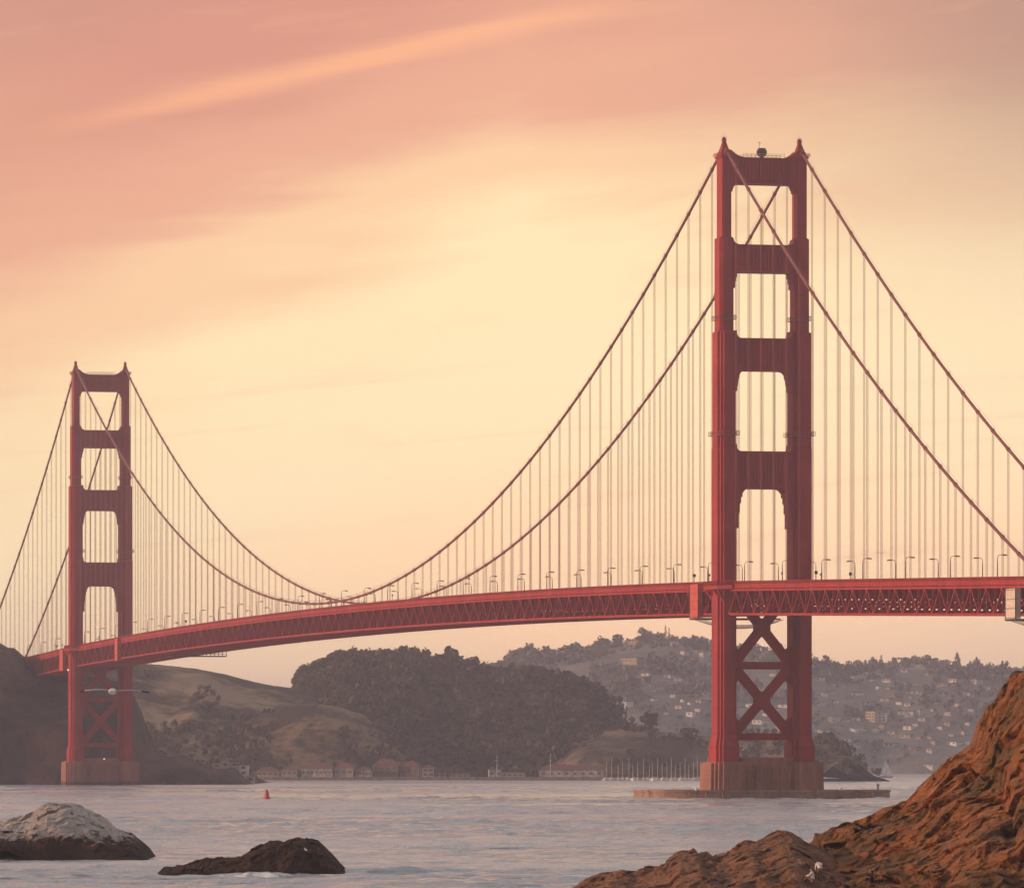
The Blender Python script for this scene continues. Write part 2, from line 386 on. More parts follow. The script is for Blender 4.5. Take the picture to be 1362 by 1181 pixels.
def build_tower(u0, side):
    mb = MB()
    for sv in (1, -1):
        v = sv * VC
        cross_section(mb, u0, v, SEC[0], 12.2, SEC[0], 18.8)
        cross_section(mb, u0, v, SEC[0], 18.8, SEC[4], 22.2)
        cross_section(mb, u0, v, SEC[4], 22.2, SEC[4], 121.9)
        cross_section(mb, u0, v, SEC[4], 121.9, SEC[3], 122.5)
        cross_section(mb, u0, v, SEC[3], 122.5, SEC[3], 162.5)
        cross_section(mb, u0, v, SEC[3], 162.5, SEC[2], 163.1)
        cross_section(mb, u0, v, SEC[2], 163.1, SEC[2], 195.3)
        cross_section(mb, u0, v, SEC[2][1:], 195.3, SEC[1], 195.8)
        cross_section(mb, u0, v, SEC[1], 195.8, SEC[1], 223.4)
        for z in (23.0, 47.5, 108.0):      # splice bands
            for w, d in SEC[4]: mb.frust(d / 2 + .08, w / 2 + .08, z, d / 2 + .08, w / 2 + .08, z + .5, u0, v)
    tw = mb.build('tower', M['paint_leg'], bridge)
    struts = [(214.3, 223.5, 12.0, H_top1, H_b1, 3.0, 1), (183.5, 193.2, 11.15, H_t2, H_b2, 3.2, 2), (149.3, 160.6, 10.35, H_t3, H_b3, 3.7, 3), (108.2, 121.2, 10.3, H_t4, H_b4, 4.2, 4)]
    for z0, z1, vi, ht, hb, hd, idx in struts:
        s = MB(); s.prism(haunch_poly(vi, z0, z1, ht, hb), u0 - hd, u0 + hd)
        for sg in (-1, 1):                  # fluted panels on both faces
            n = 13
            for j in range(n):
                y = (j - (n - 1) / 2) * 1.35
                e = .9 + .28 * abs(j - (n - 1) / 2) * (1 if idx > 1 else .3)
                f0 = u0 + sg * hd
                s.box(min(f0, f0 + sg * .38), max(f0, f0 + sg * .38), y - .34, y + .34, z0 + e, z1 - e * .8)
            s.box(min(u0 + sg * hd, u0 + sg * (hd + .5)), max(u0 + sg * hd, u0 + sg * (hd + .5)), -vi + .05, vi - .05, z1 - .45, z1 - .02)
            s.box(min(u0 + sg * hd, u0 + sg * (hd + .5)), max(u0 + sg * hd, u0 + sg * (hd + .5)), -vi + 3, vi - 3, z0 + .02, z0 + .4)
        s.build('portal_strut', M['paint'], tw)
        for sg in (1, -1):                 # corbel blocks stepping out from the legs under each strut
            c = MB()
            for q, (dv, dz) in enumerate(((.55, 5.5), (1.0, 3.4), (1.5, 1.8))):
                if idx == 1: dz *= .5
                c.box(u0 - hd - .3 + .2 * q, u0 + hd + .3 - .2 * q, *sorted((sg * (vi + .3), sg * (vi - dv * .9))), z0 - dz, z0 + 1.2 - .1 * q)
            c.build('corbel', M['paint'], tw)
    # X bracing below the deck
    b = MB()
    for (za, zb) in ((22.4, 46.4), (47.0, 72.5)):
        zm = (za + zb) / 2
        for pl in (0.0,):
            for sg in (1, -1):
                b.beam((u0 + pl, -10.4 * sg, za), (u0 + pl, 10.4 * sg, zb), 3.2, 2.3, (1, 0, 0))
            b.prism([(-2.7, zm - 1.2), (-1.2, zm - 3.2), (1.2, zm - 3.2), (2.7, zm - 1.2), (2.7, zm + 1.2), (1.2, zm + 3.2), (-1.2, zm + 3.2), (-2.7, zm + 1.2)], u0 + pl - 1.75, u0 + pl + 1.75)
            for sg in (1, -1):             # gussets at the legs
                for ze, up in ((za, 1), (zb, -1)):
                    P = [(sg * 10.6, ze - up * .3), (sg * 7.2, ze + up * 1.2), (sg * 6.8, ze + up * 2.6), (sg * 10.6, ze + up * 7.0)]
                    if sg * up > 0: P = P[::-1]
                    b.prism(P, u0 + pl - 1.68, u0 + pl + 1.68)
    for z0, z1 in ((20.6, 23.0), (45.3, 47.9)):
        b.box(u0 - 1.72, u0 + 1.72, -10.6, 10.6, z0, z1)
        for y in (-7, -2.4, 2.4, 7): b.box(u0 - 1.95, u0 + 1.95, y - .3, y + .3, z0 + .2, z1 - .2)
    b.build('cross_bracing', M['paint'], tw)
    # pier
    p = MB()
    for k_, (a, c, z1) in enumerate(((5.6, 19.4, 11.4), (7.6, 18.2, 11.8), (8.8, 16.4, 12.1))):
        p.frust(a + .35, c + .35, -3, a, c, z1, u0, 0)
    for sv in (1, -1):
        for k_, (a, c) in enumerate(((7.0, 6.6), (8.6, 5.6), (10.0, 4.6), (11.2, 3.2))): p.frust(a + .3, c + .3, -3 - .01 * k_, a, c, 12.6 + .15 * k_, u0, sv * VC)
    p.frust(6.5, 9.6, 12.0, 6.1, 9.4, 14.6, u0, 0)
    for y in (-7.5, -4.5, -1.5, 1.5, 4.5, 7.5): p.box(u0 - 9.45, u0 - 8.7, y - .35, y + .35, -1, 11.2)
    p.box(u0 - 9.6, u0 - 8.6, -8.6, 8.6, 9.9, 10.6)
    for sv in (1, -1): p.box(u0 - 11.75, u0 + 11.75, sv * VC - 3.6, sv * VC + 3.6, -2, 1.4)
    p.build('pier', M['pierc'], tw)
    # finials with the cable saddles, handrails, beacon
    for sv in (1, -1):
        f = MB(); v = sv * VC
        f.frust(4.3, 2.1, 223.4, 4.5, 2.25, 223.9, u0, v)
        prof = [(3.6, 1.95, 223.9), (2.9, 1.7, 224.8), (2.2, 1.35, 225.9), (1.5, 1.0, 227.2), (.9, .7, 228.4), (.62, .52, 229.4)]
        for i in range(len(prof) - 1): f.frust(*prof[i], *prof[i + 1], u0, v)
        f.frust(.8, .72, 229.4, .8, .72, 229.9, u0, v); f.frust(.45, .45, 229.9, .4, .4, 230.6, u0, v)
        for a in (-.55, .55):
            for c in (-.55, .55): f.beam((u0 + a, v + c, 229.9), (u0 + a, v + c, 230.9), .1)
        f.beam((u0, v, 230.6), (u0, v, 231.9), .08)
        for sg in (-1, 1): f.box(*sorted((u0 + sg * 1.6, u0 + sg * 4.8)), v - .9, v + .9, 223.9, 225.6)
        f.build('finial', M['paint'], tw)
        for z, (a, c) in ((167.2, (5.2, 2.9)), (126.9, (7.0, 3.7)), (223.9, (4.7, 2.5))):
            rr = MB()
            if z < 200: rr.box(u0 - a, u0 + a, v - c, v + c, z - .3, z - .05)
            rect_ring(rr, u0, v, a, c, z - .05)
            rr.build('inspection_gallery', M['rope'], tw)
    h = MB()
    for x in (-2.7, 2.7):
        for z in (224.2, 224.9): h.beam((u0 + x, -7.5, z), (u0 + x, 7.5, z), .1)
        for j in range(11): h.beam((u0 + x, -7.5 + 1.5 * j, 223.5), (u0 + x, -7.5 + 1.5 * j, 224.9), .1)
    h.build('handrail', M['canvas'], tw)
    if side == 's':
        bcn = MB(); bcn.lathe([(.5, 223.5), (.5, 224.0), (1.2, 224.3), (1.75, 225.0), (1.85, 225.9), (1.6, 226.6), (1.2, 227.1), (.9, 227.0)], 16, u0, 0)
        bo = bcn.build('beacon', M['lamp'], tw, smooth=False)
        an = MB(); an.beam((u0, .9, 226.8), (u0, .9, 229.4), .12); an.beam((u0, .2, 229), (u0, 1.6, 229), .08); an.build('antenna', M['dark'], tw)
    # sidewalk passing round the outside of the legs at deck level
    for sv in (1, -1):
        pl = MB(); z = 74.3
        pts = [(u0 - 13, sv * 14.4), (u0 - 8.5, sv * 18.6), (u0 + 8.5, sv * 18.6), (u0 + 13, sv * 14.4)]
        quad = [(p_[0], p_[1]) for p_ in pts]
        if sv < 0: quad = quad[::-1]
        for za, zb in ((z - 1.3, z),):
            n = 4
            pl.add([(q_[0], q_[1], za) for q_ in quad] + [(q_[0], q_[1], zb) for q_ in quad], [(0, 1, 2, 3), (7, 6, 5, 4)] + [(i, n + i, n + (i + 1) % n, (i + 1) % n) for i in range(n)])
        for a, c in ((pts[0], pts[1]), (pts[1], pts[2]), (pts[2], pts[3])):
            pl.beam((*a, z + 1.65), (*c, z + 1.65), .16)
            L = math.dist(a, c); n = int(L / .5)
            for j in range(n + 1):
                t = j / n; x, y = a[0] * (1 - t) + c[0] * t, a[1] * (1 - t) + c[1] * t
                pl.beam((x, y, z), (x, y, z + 1.65), .2)
        for x in (-8, -3, 3, 8): pl.beam((u0 + x, sv * 18.2, z - 1.3), (u0 + x * .7, sv * 15.5, z - 5.5), .7)
        pl.build('tower_walkway', M['paint'], tw)
    return tw
tower_s = build_tower(0.0, 's')
tower_n = build_tower(SPAN, 'n')
for t_, p_ in ((tower_n, (SPAN - 11.6, 0, 14.2)), (tower_n, (SPAN - 9.5, 19.5, 62.5))):
    lm, k_, b_ = mat('nav_light', .4); b_.inputs['Emission Color'].default_value = (1, .85, .6, 1); b_.inputs['Emission Strength'].default_value = .8
    l = MB(); l.lathe([(.2, p_[2] - .5), (.5, p_[2] - .3), (.5, p_[2]), (.3, p_[2] + .35), (.1, p_[2] + .5)], 10, p_[0], p_[1]); l.build('navigation_lamp', lm, t_, True)

# main cables with bands and hand ropes
UMIN, UMAX = -343.0, SPAN + 343.0
def cable(sv):
    mb = MB(); us = list(np.linspace(UMIN, 0, 60)) + list(np.linspace(0, SPAN, 200))[1:] + list(np.linspace(SPAN, UMAX, 60))[1:]
    mb.tube([(u, sv * VC, zc(u)) for u in us], .5, 10)
    for i in range(-22, int(UMAX / 15.24)):
        u = i * 15.24
        if abs(u) < 4 or abs(u - SPAN) < 4: continue
        a, b = (u - .55, sv * VC, zc(u - .55)), (u + .55, sv * VC, zc(u + .55))
        mb.tube([a, b], .68, 8)
        for o in (-.45, .45): mb.beam((u, sv * VC + o, zc(u)), (u, sv * VC + o, zc(u) + 1.25), .07)
    for o in (-.45, .45):
        mb.tube([(u, sv * VC + o, zc(u) + 1.25) for u in us[::2]], .035, 4)
    return mb.build('main_cable', M['cable'], bridge, True)
cable(1); cable(-1)
# suspender ropes: a pair at every 50 ft
susp = []
for sv in (1, -1):
    for i in range(-22, int(UMAX / 15.24)):
        u = i * 15.24
        if abs(u) < 9 or abs(u - SPAN) < 9: continue
        if zc(u) > zr(u) + .2: susp.append((bw(u, sv * VC).y, u, sv))
susp.sort()
def rope(mb, u, sv):
    for du in (-.28, .28):
        for dv in (-.22, .22):
            a, b = (u + du, sv * VC + dv, zr(u) - 2.6), (u + du, sv * VC + dv, zc(u))
            mb.tube([a, b], .042, 4, False)
    mb.box(u - .5, u + .5, sv * VC - .4, sv * VC + .4, zr(u) - 2.9, zr(u) - 1.5)
rest = MB()
for i, (_, u, sv) in enumerate(susp):
    if i < 100:
        r = MB(); rope(r, u, sv); r.build('suspender', M['rope'], bridge)
    else: rope(rest, u, sv)
tag(rest.build('suspender', M['rope'], bridge), kind='stuff')

# deck: stiffening trusses, floor, railings
PAN = 7.62
def stations(a, b): n = max(1, round((b - a) / PAN)); return [a + (b - a) * i / n for i in range(n + 1)]
segs = [(UMIN, -7.6), (7.6, SPAN - 7.6), (SPAN + 7.6, UMAX)]
def truss(sv):
    mb = MB(); y = sv * VC
    for a, b in segs:
        st = stations(a, b)
        for i in range(len(st) - 1):
            p, q = st[i], st[i + 1]
            mb.beam((p, y, zr(p) - 3.15), (q, y, zr(q) - 3.15), .8, .75)
            mb.beam((p, y, zr(p) - 11.5), (q, y, zr(q) - 11.5), .8, .8)
            if i % 2 == 0: mb.beam((p, y, zr(p) - 11.3), (q, y, zr(q) - 3.3), .42, .42)
            else: mb.beam((p, y, zr(p) - 3.3), (q, y, zr(q) - 11.3), .42, .42)
        for i, p in enumerate(st):
            mb.beam((p, y, zr(p) - 11.4), (p, y, zr(p) - 3.2), .3, .3)
            mb.box(p - .7, p + .7, y - .44, y + .44, *((zr(p) - 11.4, zr(p) - 10.5) if i % 2 == 0 else (zr(p) - 4.2, zr(p) - 3.3)))
    return mb.build('stiffening_truss', M['paint'], bridge)
truss(1); truss(-1)
def railing(sv):
    mb = MB(); y = sv * 13.95
    for a, b in ((UMIN, -13), (13, SPAN - 13), (SPAN + 13, UMAX)):
        st = stations(a, b)
        for i in range(len(st) - 1):
            p, q = st[i], st[i + 1]
            mb.beam((p, y, zr(p) - .06), (q, y, zr(q) - .06), .2, .14)
            mb.beam((p, y, zr(p) - 1.15), (q, y, zr(q) - 1.15), .12, .1)
            n = 14
            for j in range(n):
                u = p + (q - p) * j / n
                w = .26 if j else .5
                mb.box(u - w / 2, u + w / 2, y - .05, y + .05, zr(u) - 1.2, zr(u) - .08)
    return mb.build('railing', M['paint'], bridge)
railing(1); railing(-1)
mb = MB()
for a, b in ((UMIN, SPAN * 0 - 0.0), (0.0, SPAN), (SPAN, UMAX)):
    st = stations(a, b)
    for i in range(len(st) - 1):
        p, q = st[i], st[i + 1]
        if abs((p + q) / 2) < 12 or abs((p + q) / 2 - SPAN) < 12: hw = 10.0
        else: hw = 14.1
        P = lambda u, y, z: (u, y, zr(u) - z)
        mb.hexa([P(p, -hw, 2.55), P(q, -hw, 2.55), P(q, hw, 2.55), P(p, hw, 2.55)], [P(p, -hw, 1.2), P(q, -hw, 1.2), P(q, hw, 1.2), P(p, hw, 1.2)])
mb.build('roadway_deck', M['paint'], bridge)
mb = MB()
for a, b in segs:
    st = stations(a, b)
    for i, p in enumerate(st):
        z = zr(p)
        mb.box(p - .25, p + .25, -13.25, 13.25, z - 6.0, z - 2.56)
        mb.box(p - .3, p + .3, -13.25, 13.25, z - 11.85, z - 11.15)
        for sg in (1, -1):
            mb.beam((p, sg * 13.2, z - 11.2), (p, sg * 4.4, z - 5.6), .7)
            mb.beam((p, sg * .2, z - 11.2), (p, sg * 4.4, z - 5.6), .6)
        if i < len(st) - 1:
            q = st[i + 1]
            for y in (-9.5, -5.7, -1.9, 1.9, 5.7, 9.5): mb.beam((p, y, z - 3.0), (q, y, zr(q) - 3.0), .3, .8)
            for y0, y1 in ((-13.2, 0), (13.2, 0)):
                if i % 2: y0, y1 = y1, y0
                mb.beam((p, y0, z - 11.6), (q, y1, zr(q) - 11.6), .6, .5)
mb.build('floor_framing', M['paint'], bridge)

# south pylon just beyond the frame carries the end of the side span
mb = MB()
for sv in (1, -1):
    mb.frust(7, 4, 0, 6, 3.2, 70, -343 - 8, sv * 15); mb.frust(4, 2.6, 70, 3.4, 2.2, 82, -343 - 8, sv * 15)
mb.box(-356, -346, -11.5, 11.5, 40, 50)
mb.build('pylon', M['conc'], bridge)

# concrete fender ring round the south pier
fb = MB(); pts = []
n = 64
for i in range(n):
    t = 2 * math.pi * i / n; c, s_ = math.cos(t), math.sin(t)
    pts.append((math.copysign(abs(s_) ** .62, s_), math.copysign(abs(c) ** .55, c)))
V_ = []; F_ = []
for (a, c, z) in ((24.5, 44.8, -3), (23.9, 44.3, 2.5), (24.3, 44.7, 2.55), (24.3, 44.7, 3.3), (20.5, 41.0, 3.3), (20.5, 41.0, -3)):
    V_ += [(p[0] * a, p[1] * c, z) for p in pts]
for r_ in range(5):
    for i in range(n):
        j = (i + 1) % n; F_.append((r_ * n + i, r_ * n + j, (r_ + 1) * n + j, (r_ + 1) * n + i))
fb.add(V_, F_)
for sg in (1, -1):
    for j in range(6): fb.box(-24.6, -24.0, sg * (3 + j * 6) - .15, sg * (3 + j * 6) + .15, -1, 2.6)
fen = fb.build('pier_fender', M['fender']); fen.location = (SX, SY, 0); fen.rotation_euler = (0, 0, math.pi / 2 + TH)
tag(fen, 'low oval concrete fender ring in the water around the near tower pier', 'fender')
fp = MB(); fp.lathe([(.4, 3.2), (.35, 4.6), (.6, 4.7), (.6, 5.1), (.3, 5.5)], 10, -6, -40.6); fp.build('fog_horn', M['grey'], fen)
for q in (-22, 30): fp = MB(); fp.lathe([(.6, 3.2), (.6, 4.0), (.2, 4.3)], 10, -22.3, q); fp.build('bollard', M['white'], fen)

ORD = ['first', 'second', 'third', 'fourth', 'fifth', 'sixth', 'seventh', 'eighth', 'ninth', 'tenth', 'eleventh', 'twelfth', 'thirteenth', 'fourteenth', 'fifteenth', 'sixteenth', 'seventeenth', 'eighteenth', 'nineteenth', 'twentieth', 'twenty-first', 'twenty-second', 'twenty-third', 'twenty-fourth', 'twenty-fifth', 'twenty-sixth', 'twenty-seventh', 'twenty-eighth', 'twenty-ninth', 'thirtieth']
def copy_tree(o, parent=None):
    c = o.copy(); COL.objects.link(c)
    if parent: c.parent = parent
    for ch in o.children: copy_tree(ch, c)
    return c
# street lamps along both railings
def make_lamp():
    root = empty('street_lamp')
    p = MB(); p.tube([(0, 0, 0), (0, 0, 5.2), (0, 0, 7.0)], [.2, .15, .12], 8)
    p.tube([(0, 0, 7.0), (0, -.15, 7.55), (0, -.6, 7.95), (0, -1.5, 8.1), (0, -2.1, 8.1)], .1, 6)
    p.lathe([(.28, 0), (.28, .8), (.2, .9)], 8)
    p.build('pole', M['lamp'], root)
    h = MB(); h.hexa([(-.45, -1.5, 7.8), (.45, -1.5, 7.8), (.5, -3.0, 7.75), (-.5, -3.0, 7.75)][::-1], [(-.2, -1.7, 8.2), (.2, -1.7, 8.2), (.25, -2.8, 8.18), (-.25, -2.8, 8.18)][::-1])
    h.build('lamp_head', M['lamp'], root)
    return root
lamp0 = make_lamp(); first = True
LSP = 45.72
for sv, phase, sname in ((1, -24.0, 'near'), (-1, -21.6, 'far')):
    cnt = {}
    for k_ in range(-8, 40):
        u = phase + LSP * k_
        if u < -330 or u > SPAN + 165 or abs(u) < 6 or abs(u - SPAN) < 6: continue
        o = lamp0 if first else copy_tree(lamp0); first = False
        o.location = bw(u, sv * 13.2, zr(u) - 1.4); o.rotation_euler = (0, 0, math.pi / 2 + TH + (0 if sv > 0 else math.pi))
        if u < 0: where, key, idx = 'right of the near tower', 'a', int(-u // LSP)
        elif u < 640: where, key, idx = 'left of the near tower', 'b', int(u // LSP)
        elif u < SPAN: where, key, idx = 'right of the distant tower', 'c', int((SPAN - u) // LSP)
        else: where, key, idx = 'left of the distant tower', 'd', int((u - SPAN) // LSP)
        tag(o, 'curved-arm street lamp on the %s railing of the bridge, %s %s' % (sname, ORD[idx], where), 'street lamp', 'street lamps along the bridge deck')
# short posts with a round light near the towers
def make_post(h=3.4):
    root = empty('signal_post'); p = MB(); p.tube([(0, 0, 0), (0, 0, h)], .08, 6); p.build('post', M['lamp'], root)
    q = MB(); q.lathe([(.1, h - .1), (.38, h + .15), (.38, h + .5), (.1, h + .8)], 10); q.build('light', M['dark'], root); return root
sp0 = make_post(); pf = True
for u, sv, txt in ((24, 1, 'left of the near tower'), (-66, 1, 'right of the near tower, beside the first lamps'), (-18, -1, 'low between the legs of the near tower, on the left'), (-31, -1, 'low between the legs of the near tower, on the right'), (1218, 1, 'right of the distant tower'), (1330, 1, 'left of the distant tower'), (1000, 1, 'on the long span nearer the distant tower'), (520, 1, 'beside the lowest part of the cable')):
    o = sp0 if pf else copy_tree(sp0); pf = False
    o.location = bw(u, sv * 12.2, zr(u) - 1.4)
    tag(o, 'short round-headed signal post ' + txt, 'signal post', 'signal posts on the bridge deck')
# traffic sign boards hung on poles
def make_board():
    root = empty('road_sign'); p = MB(); p.tube([(0, 0, 0), (0, 0, 4.2)], .1, 6); p.build('post', M['lamp'], root)
    q = MB(); q.box(-.12, .12, -.5, .5, 3.2, 4.3); q.build('sign_board', M['dark'], root); return root
rb = make_board(); pf = True
for u, sv, txt in ((-107, 1, 'right of the near tower'), (-64, -1, 'close to the right leg of the near tower'), (42, 1, 'just left of the near tower'), (640, 1, 'above the lowest point of the main cable'), (975, 1, 'halfway down to the distant tower'), (1345, 1, 'left of the distant tower')):
    o = rb if pf else copy_tree(rb); pf = False
    o.location = bw(u, sv * 12.6, zr(u) - 1.4); o.rotation_euler = (0, 0, math.pi / 2 + TH)
    tag(o, 'small dark sign board on a post ' + txt, 'road sign', 'sign boards on the bridge deck')
# vans crossing the deck
def make_van():
    root = empty('delivery_van')
    b = MB(); b.prism([(-2.9, .45), (2.7, .45), (2.85, 1.0), (2.2, 1.35), (1.5, 2.5), (-2.9, 2.6)], -1.0, 1.0); b.build('body', M['white'], root)
    g = MB(); g.prism([(1.45, 1.45), (2.15, 1.42), (1.52, 2.35), (1.3, 2.35)], -1.03, 1.03); g.build('windscreen', M['glass'], root)
    for x in (-1, 1):
        for y in (-1.9, 1.8):
            w = MB(); w.tube([(x * .8, y, .38), (x * 1.04, y, .38)], .38, 12); w.build('wheel', M['dark'], root)
    return root
van0 = make_van(); pf = True
for u, v, txt in ((1225, 5, 'beside the distant tower'), (880, 4, 'on the far half of the bridge'), (610, 5, 'near the middle of the bridge')):
    o = van0 if pf else copy_tree(van0); pf = False
    o.location = bw(u, v, zr(u) - 1.19); o.rotation_euler = (0, 0, TH)
    tag(o, 'pale van behind the railing ' + txt, 'van', 'vans crossing the bridge')

# maintenance travellers: wrapped scaffold boxes on the truss with a platform and net beneath
def traveller(u, L, m, label, net=True, wid=1.6, top=.9):
    root = empty('maintenance_scaffold', bw(u, VC, 0), math.pi / 2 + TH); z = zr(u)
    a = MB(); a.box(-L / 2, L / 2, .5, .5 + wid, z - 12.7, z - top); a.build('wrapped_panel', m, root)
    a = MB()
    for x in (-L / 2, L / 2):
        a.beam((x, .5 + wid + .05, z - 13.2), (x, .5 + wid + .05, z - top), .25)
        a.beam((x, -28 if net else -1, z - 13.1), (x, .5 + wid, z - 13.1), .5)
    for j in range(4): a.beam((-L / 2, .5 + wid + .05, z - 12.5 + 2.8 * j), (L / 2, .5 + wid + .05, z - 12.5 + 2.8 * j), .14)
    for j in range(7 if net else 0): a.beam((-L / 2, -28 + 5 * j, z - 13.0), (L / 2, -28 + 5 * j, z - 13.0), .3)
    a.build('frame', M['dark'] if m != M['redwrap'] else M['lamp'], root)
    if net:
        N = 14; V_ = []; F_ = []
        for i in range(N + 1):
            for j in range(7):
                s_ = i / N; t = j / 6; sag = 3.2 * math.sin(math.pi * s_) ** .7 * (.6 + .4 * math.sin(math.pi * t))
                V_.append((-L / 2 + L * t, .5 - 30 * s_, z - 13.3 - sag))
        b = MB()
        for i in range(N + 1):
            for j in range(6): b.beam(V_[i * 7 + j], V_[i * 7 + j + 1], .12)
        for j in range(7):
            for i in range(N): b.beam(V_[i * 7 + j], V_[(i + 1) * 7 + j], .12)
        for i in range(N):       # light debris cloth woven between the cords
            for j in range(6):
                q = [V_[i * 7 + j], V_[(i + 1) * 7 + j], V_[(i + 1) * 7 + j + 1], V_[i * 7 + j + 1]]
                b.add([(x, y, zz - .06) for x, y, zz in q], [(0, 1, 2, 3)])
        b.build('safety_net', M['net'], root)
    return tag(root, label, 'scaffold', 'maintenance scaffolds hung on the truss')
M['net'], k_, b_ = mat('net_cloth', .9); b_.inputs['Base Color'].default_value = (.6, .5, .46, 1); b_.inputs['Alpha'].default_value = .45
traveller(31, 11, M['redwrap'], 'red wrapped scaffold panel on the truss left of the near tower, net below')
traveller(-318.5, 9.5, M['canvas'], 'pale canvas scaffold panel on the truss at the right edge', top=3.7)
traveller(1148, 9, M['redwrap'], 'pinkish scaffold panel on the truss right of the distant tower', False)
traveller(1313, 12, M['redwrap'], 'pinkish scaffold panel on the truss left of the distant tower', False)
tr = MB(); tr.box(-5, 5, -14, 14, -.5, 0); tr.box(-5, 5, -14, 14, .9, 1.0)
for x in (-5, 5):
    for y in range(-14, 15, 4): tr.beam((x, y, -.2), (x, y, 2.2), .3)
o = tr.build('inspection_platform', M['dark']); o.location = bw(985, 5, zr(985) - 14.6); o.rotation_euler = (0, 0, math.pi / 2 + TH)
tag(o, 'dark inspection platform hanging under the deck right of the distant tower', 'platform')

# ------------------------------------------------------------------ water
def build_water():
    m, k, b = mat('sea_water', .22, .65)
    geo = k.node('ShaderNodeNewGeometry'); P = geo.outputs['Position']
    def sc(v, s):
        mp = k.node('ShaderNodeMapping'); mp.inputs['Scale'].default_value = s; k.link(v, mp.inputs[0]); return mp.outputs[0]
    big = k.noise(sc(P, (.004, .006, 1)), 1, 6, .6)
    mid = k.noise(sc(P, (.03, .012, 1)), 1, 5, .6)
    w1 = k.noise(sc(P, (.35, .22, 1)), 1, 6, .62)
    w2 = k.noise(sc(P, (1.6, 1.1, 1)), 1, 4, .6)
    sw = k.noise(sc(P, (.05, .035, 1)), 1, 3, .5)
    h = k.math('ADD', k.math('MULTIPLY', w1, .8), k.math('MULTIPLY', w2, .3))
    bn = k.node('ShaderNodeBump'); bn.inputs['Strength'].default_value = 1.0; bn.inputs['Distance'].default_value = .9
    k.link(k.math('MULTIPLY', h, k.math('ADD', .62, k.math('MULTIPLY', k.smooth(k.math('ADD', k.math('MULTIPLY', mid, .5), k.math('MULTIPLY', big, .5)), .36, .6), 1.1))), bn.inputs['Height']); k.link(bn.outputs[0], b.inputs['Normal'])
    c = k.mix(k.smooth(k.math('ADD', k.math('MULTIPLY', big, .5), k.math('MULTIPLY', mid, .5)), .42, .58), (.29, .33, .38, 1), (.42, .45, .49, 1))
    # scattered foam flecks
    fo = k.smooth(k.math('ADD', k.math('MULTIPLY', w1, .5), k.math('MULTIPLY', mid, .5)), .64, .70)
    c = k.mix(k.math('MULTIPLY', fo, .5), c, (.6, .58, .58, 1))
    spw = k.node('ShaderNodeSeparateXYZ'); k.link(P, spw.inputs[0])
    for cx, cy, ax, ay in ((-66, 872.5, 25, 9), (-31, 749, 12.5, 5), (-29, 747, 5, 6), (29, 2184, 49, 14)):     # white water round the rocks and the fender
        dx = k.math('DIVIDE', k.math('SUBTRACT', spw.outputs[0], cx), ax); dy = k.math('DIVIDE', k.math('SUBTRACT', spw.outputs[1], cy), ay)
        r_ = k.math('SQRT', k.math('ADD', k.math('MULTIPLY', dx, dx), k.math('MULTIPLY', dy, dy)))
        f_ = k.math('MULTIPLY', k.math('SUBTRACT', 1.0, k.smooth(r_, .7, 1.1)), k.smooth(k.noise(sc(P, (.4, .2, 1)), 1, 5, .65), .5, .58))
        c = k.mix(k.math('MULTIPLY', f_, .9), c, (.9, .88, .86, 1))
    k.link(c, b.inputs['Base Color'])
    k.link(k.math('ADD', .08, k.math('MULTIPLY', k.smooth(big, .35, .65), .16)), b.inputs['Roughness'])
    b.inputs['IOR'].default_value = 1.333
    xs = [-15000, -6000, -2500, -1200, -700]; x = -420.0
    while x < 420: xs.append(x); x += 1.25 if abs(x) < 200 else 2.5
    xs += [450, 700, 1200, 2500, 6000, 15000]
    ys = [-600, -100, 200, 400, 500]; y = 560.0
    while y < 3400: ys.append(y); y += 1.0 * (y / 700) ** 1.1
    ys += [3600, 4200, 5200, 7000, 10000, 16000, 30000]
    Xg, Yg = np.meshgrid(np.array(xs), np.array(ys))
    amp = .38 * np.clip((Yg - 560) / 60, 0, 1) * np.clip((3400 - Yg) / 300, 0, 1) * np.clip((410 - abs(Xg)) / 60, 0, 1)
    patch = .42 + .8 * np.clip(fbm(Xg / 190, Yg / 150, oct=5, seed=91) * 2.2 + .5, 0, 1)
    wx = Xg + 4 * vnoise(Xg / 30, Yg / 30, seed=71); wy = Yg + 4 * vnoise(Xg / 30, Yg / 30, seed=72)
    Z = (1.3 * fbm((wx * .95 + wy * .3) / 11, (wy * .95 - wx * .3) / 5.5, oct=3, seed=61, gain=.55) + 1.0 * vnoise((wx + wy * .4) / 24, (wy - wx * .3) / 15, seed=63) + .5 * fbm(wx / 3.2, wy / 2.4, oct=2, seed=65, ridged=True)) * amp * patch * 1.5
    V = np.stack([Xg.ravel(), Yg.ravel(), Z.ravel()], 1); nx, ny = len(xs), len(ys); i = np.arange(nx * ny).reshape(ny, nx)
    F = np.stack([i[:-1, :-1].ravel(), i[:-1, 1:].ravel(), i[1:, 1:].ravel(), i[1:, :-1].ravel()], 1)
    o = np_mesh('sea', V, F, m); tag(o, kind='structure')
build_water()

